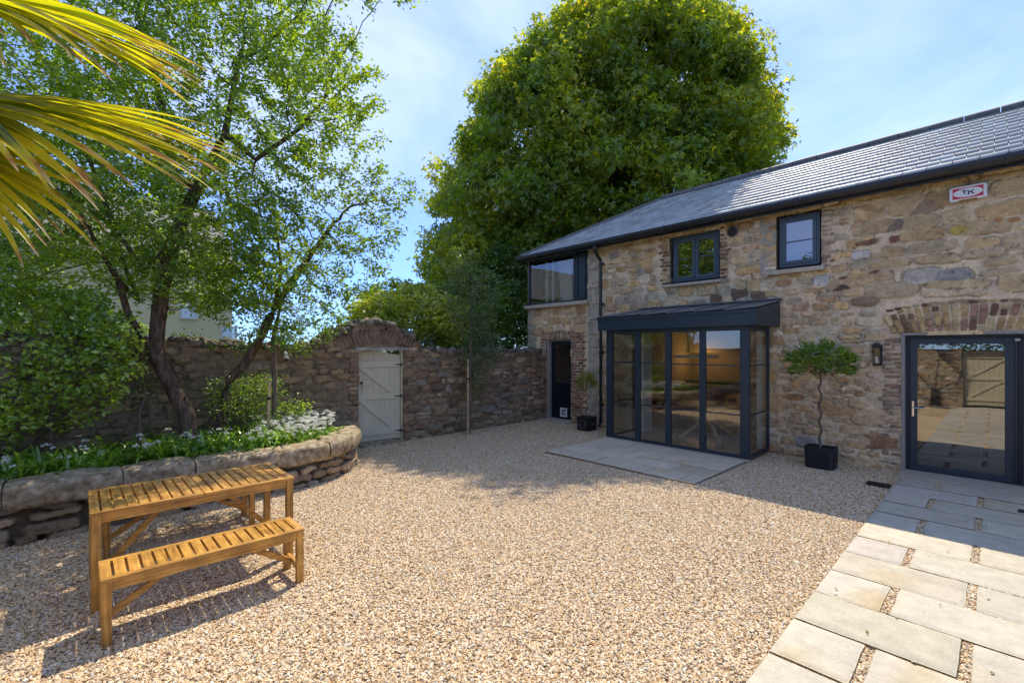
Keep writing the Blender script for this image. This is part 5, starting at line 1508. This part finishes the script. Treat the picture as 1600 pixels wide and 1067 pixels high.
# --- shrubs
def shrub(name, label, lobes, nodes_n, lsize, c0, c1, seed, per=9, leafmat=None, kill=.12, step=.10, asp=.55, basepx=None, bark='bark2', jit=.05, shape='oval', zmin=.45, droop=.2, group=None, xmin=-8.2, up=.4, tipdepth=4):
    R = np.random.default_rng(seed)
    A = np.concatenate([ell(c, r, int(nodes_n * r[0] * r[2] * 4), R, .35) for c, r in lobes])
    A = A[A[:, 2] > zmin]
    if xmin: A = A[(A[:, 0] > xmin) | (A[:, 2] > 2.0)]
    c = np.array(lobes[0][0]); base = c.copy(); base[2] = zmin - .05
    ch = [('a', None, [base, base + (c - base) * .6], .15)]
    return tree(name, label, 'shrub', base, ch, A, step, 1.2, kill, M[bark], leafmat or M['leafs'], lsize, c0, c1, seed, per=per, tipdepth=tipdepth, rmax=.03, jit=jit, tip=.003, asp=asp, shape=shape, droop=droop, group=group, sides=5, clump=.35, up=up)
G0, G1 = (0.07, 0.16, 0.02), (0.22, 0.34, 0.045)
shrub('leafy_shrub', 'broad bright green shrub filling the near corner of the raised bed', [(at(80, 600, 5.6), (.90, .45, .60)), (at(20, 520, 5.7), (.6, .5, .7)), (at(150, 550, 5.8), (.6, .35, .55)), (at(0, 650, 5.3), (.5, .3, .35)), (at(110, 500, 5.9), (.7, .4, .5))], 560, .074, (0.15, 0.28, 0.03), (0.42, 0.54, 0.07), 31, per=9, asp=.6)
shrub('climbing_shrub', 'dark green climber spilling over the wall behind the forked tree', [(at(90, 500, 6.6), (1.0, .4, .40)), (at(0, 450, 6.7), (.7, .5, .5)), (at(210, 515, 7.2), (.5, .3, .16)), (at(-80, 560, 6.2), (.7, .5, .7))], 340, .058, (0.10, 0.21, 0.025), (0.30, 0.42, 0.055), 32, per=9)
shrub('fern_leaved_shrub', 'dark fine-leaved shrub around the foot of the reddish stem', [(at(370, 625, 6.9), (.50, .35, .42)), (at(410, 610, 7.1), (.35, .3, .30)), (at(330, 590, 7.2), (.3, .25, .3))], 620, .045, (0.09, 0.20, 0.03), (0.24, 0.36, 0.05), 33, per=12, asp=.35, kill=.09, step=.08)
shrub('small_shrub', 'low green shrub beside the stake near the curved end of the bed', [(at(455, 640, 7.2), (.33, .25, .18)), (at(415, 655, 6.9), (.25, .2, .14))], 700, .05, (0.10, 0.22, 0.03), (0.26, 0.38, 0.05), 34, per=9, kill=.09)
shrub('self_sown_sapling', 'thin pale-leaved sapling in front of the forked trunk', [(at(218, 590, 6.0), (.20, .15, .12)), (at(245, 625, 6.0), (.12, .1, .10)), (at(205, 610, 6.0), (.10, .1, .05))], 800, .045, (0.12, 0.19, 0.04), (0.2, 0.28, 0.07), 35, per=5, kill=.09)
shrub('ivy', 'ivy creeping along the wall top between forked tree and gate arch', [(at(300, 535, 7.0), (.5, .2, .12)), (at(370, 545, 7.3), (.4, .2, .12)), (at(345, 560, 7.3), (.3, .12, .22))], 500, .05, G0, (0.09, 0.15, 0.03), 36, per=9, kill=.08, step=.08, zmin=1.2)
shrub('ivy', 'ivy tumbling over the wall top near the coach house corner', [(at(700, 545, 10.3), (.30, .2, .08)), (at(770, 545, 11.2), (.45, .2, .12)), (at(820, 545, 12.0), (.35, .25, .12)), (at(665, 535, 10.0), (.2, .15, .12))], 500, .06, (0.03, 0.06, 0.015), (0.07, 0.12, 0.03), 37, per=9, kill=.09, step=.09, zmin=1.5)
shrub('golden_shrub', 'yellow-green bush beyond the wall just right of the gate arch', [(at(640, 505, 11.6), (1.1, .8, .75)), (at(595, 490, 12.0), (.8, .8, .6)), (at(690, 500, 11.6), (.8, .8, .7)), (at(650, 465, 12), (.8, .6, .4))], 480, .11, (0.24, 0.32, 0.045), (0.56, 0.58, 0.11), 38, per=14, kill=.14, step=.13, zmin=.0, xmin=None, tipdepth=3)
shrub('leafy_shrub', 'mid green tree top beyond the wall above the golden bush', [(at(630, 470, 15.5), (1.6, 1.1, .75)), (at(585, 500, 15), (.9, .9, .6)), (at(700, 470, 15.5), (1.1, 1, .8))], 230, .14, (0.10, 0.19, 0.035), (0.24, 0.34, 0.06), 39, per=11, kill=.2, step=.18, zmin=.0, xmin=None, tipdepth=3)
shrub('evergreen_shrub', 'dense evergreen bush squeezed between garden wall and house corner', [(at(800, 500, 13.4), (1.0, .8, 1.2)), (at(740, 520, 13.6), (.9, .8, 1.0)), (at(790, 430, 15.0), (1.1, .8, 1.0)), (at(690, 520, 13.8), (.8, .6, .8))], 420, .12, (0.05, 0.12, 0.018), (0.16, 0.27, 0.04), 40, per=13, kill=.15, step=.15, zmin=.0, xmin=None, tipdepth=3)
E1 = shrub('evergreen_shrub', 'dark shrubbery seen through the gap beside the open gate', [(np.array([-10.4, 5.2, 1.3]), (.9, .7, 1.3)), (np.array([-10.3, 4.3, 1.2]), (.9, .7, 1.2))], 420, .09, (0.03, 0.07, 0.012), (0.08, 0.14, 0.03), 41, per=11, kill=.18, step=.16, zmin=.0, xmin=None, tipdepth=3)
# trees mirrored in the glass
B1 = shrub('bushy_tree', 'bushy tree behind the viewpoint mirrored in the upper windows', [(np.array([-6., -9., 4.2]), (2.6, 2.4, 2.6)), (np.array([-3.5, -9.5, 3.4]), (2.2, 2, 2.2))], 44, .16, (0.06, 0.12, 0.02), (0.16, 0.22, 0.04), 42, per=14, kill=.35, step=.32, zmin=.0, xmin=None, tipdepth=3, jit=.14)
copy_thing(B1, (-15, -10, 0), 'second bushy tree behind the viewpoint, further along the wall', rz=2.0, scale=(1.3, 1.3, 1.4))
copy_thing(B1, (1.5, -11.5, 0), 'third bushy tree behind the viewpoint, above the sage gate', rz=4.1)

# --- ground cover in the bed
def bed_points(n, seed, inner=0.34, ymin=-2.5, xlim=-8.2):
    R = np.random.default_rng(seed); out = []
    while len(out) < n:
        u = R.uniform(0, BS[-1]); d = inner + abs(R.normal(0, .55))
        x = np.interp(u, BS, BP[:, 0]) - np.interp(u, BS, BN[:, 0]) * d; y = np.interp(u, BS, BP[:, 1]) - np.interp(u, BS, BN[:, 1]) * d
        if x > xlim and y > ymin and x < np.interp(y, BP[:, 1], BP[:, 0]) - .30 and y < 3.2 and np.min((BP[:, 0] - x) ** 2 + (BP[:, 1] - y) ** 2) > .30 ** 2: out.append((x, y))
    return np.array(out)
def straps(name, pts, per, L, w, c0, c1, seed, label, mat, up=(0.9, 1.6), spread=1.0, clumpr=.05):
    R = np.random.default_rng(seed); n = len(pts) * per
    base = np.repeat(np.c_[pts, np.full(len(pts), .455)], per, 0) + np.c_[R.normal(0, clumpr, (n, 2)), np.zeros(n)]
    ang = R.uniform(0, 2 * pi, n); out = np.c_[np.cos(ang), np.sin(ang), np.zeros(n)]; side = np.c_[-np.sin(ang), np.cos(ang), np.zeros(n)]
    Ln = R.uniform(L[0], L[1], n)[:, None]; el = R.uniform(up[0], up[1], n)[:, None]
    segs = 6; V = []; d = el.copy(); p = base.copy(); bend = R.uniform(.25, .6, n)[:, None] * spread
    for k in range(segs + 1):
        t = k / segs; wd = w * (0.55 + 1.0 * t) * (1 - t) ** .5 * 1.6 if t < 1 else 0.0005
        V.append(p - side * wd / 2); V.append(p + side * wd / 2)
        dirv = out * np.cos(d) + np.array([0, 0, 1.0]) * np.sin(d); p = p + dirv * Ln / segs; d = d - bend * (0.4 + t)
    V = np.stack(V, 1); k = 2 * (segs + 1)
    F = []
    o = (np.arange(n) * k)[:, None]
    for s_ in range(segs): F.append(np.concatenate([o + 2 * s_, o + 2 * s_ + 1, o + 2 * s_ + 3, o + 2 * s_ + 2], 1))
    me = np_mesh(name, V.reshape(-1, 3), np.concatenate(F), np.repeat(shade_cols(n, c0, c1, seed), k, 0), smooth=True)
    return tag(link(name, me, mat), label, 'ground cover', kind='stuff')
bp = bed_points(230, 3, inner=.42); bp = bp[bp[:, 1] < 2.2]
straps('strap_leaves', bp, 12, (.22, .46), .024, (0.09, 0.20, 0.025), (0.27, 0.43, 0.05), 4, 'arching strap leaves massed along the raised bed', M['leafs'])
gp = bed_points(620, 5, inner=.33); 
straps('garlic_leaves', gp, 7, (.10, .26), .028, (0.10, 0.22, 0.03), (0.26, 0.40, 0.06), 6, 'soft bright green wild garlic leaves along the bed edge', M['leafs'], up=(.6, 1.3))
def flowers(name, label, seed):
    R = np.random.default_rng(seed)
    pts = bed_points(900, seed, inner=.34)
    w = np.where(pts[:, 1] > 1.9, 1.0, np.where(pts[:, 1] > 0.9, .22, .12)); pts = pts[R.uniform(0, 1, len(pts)) < w * .95]
    LP = []; ST = MB()
    for x, y in pts:
        h = R.uniform(.17, .38) + .455
        c = np.array([x, y, h]); r = R.uniform(.018, .036); n = 30
        v = unit(R.normal(0, 1, (n, 3))); v[:, 2] = abs(v[:, 2]) * .8 - .15
        LP.append(c + v * r)
    LP = np.concatenate(LP)
    o = link(name, leaf_mesh('x', LP, .018, np.tile([0.80, 0.80, 0.76], (len(LP), 1)), M['petal'], None, seed=2, asp=.8, up=.6, droop=-.3).data)
    bpy.data.objects.remove(bpy.data.objects['x'])
    tag(o, label, 'flowers', kind='stuff')
    st = [(x, y) for x, y in pts]
    return pts
flowers('garlic_flowers', 'white wild garlic flower heads scattered along the bed', 9)

# --- potted standards
def spiral(c, z0, z1, r, turns, n=60):
    return [(c[0] + r * cos(2 * pi * turns * t) * min(1, 6 * t, 6 * (1 - t)), c[1] + r * sin(2 * pi * turns * t) * min(1, 6 * t, 6 * (1 - t)), z0 + (z1 - z0) * t) for t in np.linspace(0, 1, n)]
def standard(name, label, c, z0, zc, rr, rh, stem_r, turns, seed, c0, c1, per=8, n=330, lsize=.07, sr=.017):
    R = np.random.default_rng(seed)
    t = thing(name, label, 'potted tree', (c[0], c[1], z0))
    b = MB(); b.tube(spiral(c, z0, zc - rh * .55, sr, turns), [stem_r * (1 - .25 * k / 59) for k in range(60)], 8); b.build('stem', M['bark2'], t, smooth=True)
    st = np.array([c[0], c[1], zc - rh * .6])
    A = ell(np.array([c[0], c[1], zc]), (rr, rr, rh), n, R, .35)
    A = A[A[:, 2] > zc - rh * .75]
    P, pr = grow([st], [-1], A, .055, 1.0, .075, 60, .25, seed)
    r, dep = radii(P, pr, .0022, rmax=stem_r * .7)
    branch_mesh('branches', P, pr, r, M['bark2'], t, sides=5)
    tips = np.where((dep <= 2) & (np.arange(len(P)) > 0))[0]; bi = np.repeat(tips, per)
    LP = P[bi] + R.normal(0, .022, (len(bi), 3)); ax = unit(LP - np.array([c[0], c[1], zc - rh]))
    leaf_mesh('crown', LP, lsize, shade_cols(len(LP), c0, c1, seed, P=LP, clump=.2), M['leafs'], t, seed=seed, asp=.36, axis=ax * .9)
    return t
standard('bay_tree', 'standard tree with corkscrew stem in the ribbed black trough', (-1.90, 8.50), .30, 1.66, .47, .30, .021, 4.5, 51, (0.10, 0.20, 0.03), (0.26, 0.36, 0.055), n=340, lsize=.095, per=8)
standard('bay_tree', 'smaller twisted standard tree with yellowish leaves by the drainpipe', (-6.47, 8.50), .28, 1.10, .26, .24, .014, 3, 52, (0.20, 0.24, 0.05), (0.36, 0.36, 0.10), n=180, lsize=.075, sr=.03)
PT = thing('planter', 'black ribbed rectangular trough holding the corkscrew standard tree', 'planter', (-1.89, 8.5, 0))
b = MB()
def rr4(x0, x1, y0, y1, r):
    pts = []
    for cx, cy, a in ((x1 - r, y1 - r, 0), (x0 + r, y1 - r, 90), (x0 + r, y0 + r, 180), (x1 - r, y0 + r, 270)):
        for k in range(5): t = radians(a + k * 22.5); pts.append((cx + r * cos(t), cy + r * sin(t)))
    return pts
pts0 = rr4(-2.09, -1.69, 8.33, 8.67, .05); n = len(pts0)
lev = [(0.0, .93), (.325, 1.0), (.325, .94), (.27, .93)]
V = []
for z, s_ in lev: V += [(-1.89 + (x + 1.89) * s_, 8.5 + (y - 8.5) * s_, z) for x, y in pts0]
F = []
for k in range(3): F += [(k * n + i, k * n + (i + 1) % n, (k + 1) * n + (i + 1) % n, (k + 1) * n + i) for i in range(n)]
b.add(V, F); b.build('body', M['planterblk'], PT)
b = MB()
for i in range(11):
    x = -2.03 + i * .028; b.bar((x * .93 + -1.89 * .07, 8.5 - .17 * .93 - .002, .0), (x, 8.5 - .17 - .002, .31), .014, .012, (0, 1, 0))
for i in range(9):
    y = 8.39 + i * .028; b.bar((-1.89 + .20 * .93 + .002, y * .93 + 8.5 * .07, 0), (-1.69 + .002, y, .31), .014, .012, (1, 0, 0))
b.build('rib', M['planterblk'], PT, bevel=.003)
bpy.data.objects['rib']['kind'] = 'stuff'
b = MB(); b.prism([(-1.89 + (x + 1.89) * .93, 8.5 + (y - 8.5) * .93) for x, y in pts0], .26, .285, 'z'); b.build('potting_soil', M['soil'], PT)
PT = thing('planter', 'small square dark lead-style planter beside the drainpipe', 'planter', (-6.47, 8.5, 0))
b = MB(); b.box(-6.63, -6.31, 8.34, 8.66, 0, .29); b.build('body', M['planterblk'], PT, bevel=.008)
b = MB(); rect_frame(b, -6.635, -6.305, 8.335, 8.665, .28, .305, .03); b.V = [(x, 8.335 + (z - .28) / .025 * .33 if False else y, z) for x, y, z in b.V]
b.F = []; b.V = []; b.M = []; b.n = 0
for (x0, x1, y0, y1) in ((-6.64, -6.30, 8.33, 8.36), (-6.64, -6.30, 8.64, 8.67), (-6.64, -6.61, 8.36, 8.64), (-6.33, -6.30, 8.36, 8.64)): b.box(x0, x1, y0, y1, .285, .312)
b.build('rim', M['planterblk'], PT, bevel=.004)
b = MB()
ring = [(-6.47 + .09 * cos(t * pi / 12), 8.333, .15 + .09 * sin(t * pi / 12)) for t in range(25)]; b.tube(ring, .006, 6, cap=False)
b.build('moulding', mat_noise('worn_lead', (.10, .10, .11), (.2, .2, .2), scale=20), PT)
b = MB()
ring = [(-6.303, 8.50 + .03 * cos(t * pi / 8), .15 + .03 * sin(t * pi / 8)) for t in range(17)]; b.tube(ring, .006, 6, cap=False)
b.build('moulding', bpy.data.materials['worn_lead'], PT)
b = MB(); b.box(-6.61, -6.33, 8.36, 8.64, .27, .292); b.build('potting_soil', M['soil'], PT)
tag(None or bpy.data.objects['soil'], kind='structure')

# --- palm beside the viewpoint
def palm():
    R = np.random.default_rng(77)
    tp = np.array([-1.95, -0.95, 2.45])
    t = thing('fan_palm', 'fan palm with long yellow-green blades hanging into the near corner', 'palm', (tp[0], tp[1], 0))
    b = MB(); b.tube([(tp[0] + .02 * sin(k), tp[1] + .02 * cos(k * 2), k * .16 - .05) for k in range(17)], [.12 + .012 * (k % 2) for k in range(17)], 12); b.build('trunk', M['bark2'], t, smooth=True)
    def frond(hub, axis, normal, n, Lr, spread, droop, w, seed, drop_tip=0.35):
        R = np.random.default_rng(seed)
        axis = axis / np.linalg.norm(axis); normal = normal - axis * np.dot(axis, normal); normal /= np.linalg.norm(normal); side = np.cross(axis, normal)
        V = []; F = []; C = []; nv = 0; segs = 14
        for i in range(n):
            th = spread * (2 * (i + .5) / n - 1) + R.normal(0, .02)
            d = axis * cos(th) + side * sin(th)
            L = R.uniform(*Lr) * (1 - .28 * abs(th / spread) ** 2)
            p = np.array(hub); dirv = d + normal * R.normal(0, .05); dirv /= np.linalg.norm(dirv)
            kink = R.uniform(.55, .8); dr = droop * R.uniform(.6, 1.5)
            sd = np.cross(dirv, normal); sd /= np.linalg.norm(sd)
            tipb = R.uniform(.80, .96)
            for k in range(segs + 1):
                tt = k / segs
                wd = w * (min(1, .25 + tt * 2.2) if tt < .45 else max(.03, (1 - tt) / .55) ** .75)
                up_ = np.cross(sd, dirv); up_ /= np.linalg.norm(up_)
                V += [p - sd * wd / 2 + up_ * wd * .28, p, p + sd * wd / 2 + up_ * wd * .28]
                c = np.array([0.42, 0.38, 0.03]) * (0.9 + .35 * R.random()) if seed % 2 else np.array([0.38, 0.38, 0.03]) * (0.9 + .3 * R.random())
                if i % 5 == 2: c = np.array([0.12, 0.17, 0.02])
                if tt > tipb: c = np.array([0.30, 0.15, 0.05]) if tt < tipb + .08 else np.array([0.42, 0.35, 0.27])
                C += [c] * 3
                grav = dr * (.25 + 1.9 * max(0, tt - kink) + tt)
                dirv = dirv + np.array([0, 0, -1]) * grav / segs * 1.6; dirv /= np.linalg.norm(dirv)
                p = p + dirv * L / segs
            for k in range(segs):
                o = nv + 3 * k; F += [(o, o + 3, o + 4, o + 1), (o + 1, o + 4, o + 5, o + 2)]
            nv += 3 * (segs + 1)
        me = np_mesh('frond', np.array(V), np.array(F), np.array(C), smooth=False)
        fr = link('frond', me, M['palm'], t)
        b = MB(); h = Vector(hub); a = Vector(tp); mid = a.lerp(h, .5) + Vector((0, 0, .08))
        b.tube([a, mid, h], [.018, .013, .008], 6); b.build('leaf_stalk', M['palmstalk'], fr)
    M['palmstalk'] = mat_noise('palm_stalk', (.16, .2, .03), (.3, .3, .06), scale=9)
    rt = np.array([CY, SY, 0]); fw = np.array([-SY, CY, 0]); up = np.array([0, 0, 1.])
    for (hub, ax, nrm, n, Lr, sp, dr, w, sd) in PALM:
        frond(hub, ax[0] * rt + ax[1] * fw + ax[2] * up, nrm[0] * rt + nrm[1] * fw + nrm[2] * up, n, Lr, sp, dr, w, sd)
PALM = [(at(-130, 150, 1.28), (1.0, .26, .03), (0.0, -.55, .85), 58, (.66, .84), 1.0, .40, .042, 7),
        (at(-130, -10, 1.22), (1.0, .28, .04), (0.1, -.45, .9), 54, (.56, .72), .95, .48, .042, 9),
        (at(-130, 215, 1.22), (.75, .15, -.40), (.5, -.6, .6), 26, (.36, .50), 1.0, .55, .028, 11),
        (at(-130, -110, 1.3), (.9, .4, .30), (0, -.5, .9), 26, (.5, .60), 1.0, .5, .03, 8),
        (np.array([-1.6, -1.5, 2.75]), (.3, -.9, .3), (0, .3, .9), 28, (.6, .75), 1.2, .6, .03, 12),
        (np.array([-2.4, -1.3, 2.7]), (-.9, -.2, .3), (0, 0, 1.), 28, (.6, .75), 1.2, .6, .03, 13),
        (np.array([-1.5, -0.9, 2.95]), (.3, -.2, .9), (-1, 0, .2), 28, (.5, .65), 1.1, .6, .03, 14)]
palm()

# --- fallen leaves and bits on the slabs and gravel
R = np.random.default_rng(91)
fp = np.c_[R.uniform(-0.9, 1.2, 90), R.uniform(2.2, 8.8, 90), np.full(90, .018)]
fq = np.c_[R.uniform(-6.2, -1.0, 150), R.uniform(-.5, 8.0, 150), np.full(150, .008)]
fq = fq[~((fq[:, 0] > -5.6) & (fq[:, 0] < -2.8) & (fq[:, 1] > 6.1))]
FP = np.concatenate([fp, fq])
fl = leaf_mesh('fallen_leaves', FP, .028, shade_cols(len(FP), (0.10, 0.06, 0.03), (0.26, 0.24, 0.08), 6), M['leafs'], None, seed=8, droop=0, up=6, asp=.6)
tag(fl, 'dry leaves and small bits strewn over slabs and gravel', 'leaf litter', kind='stuff')
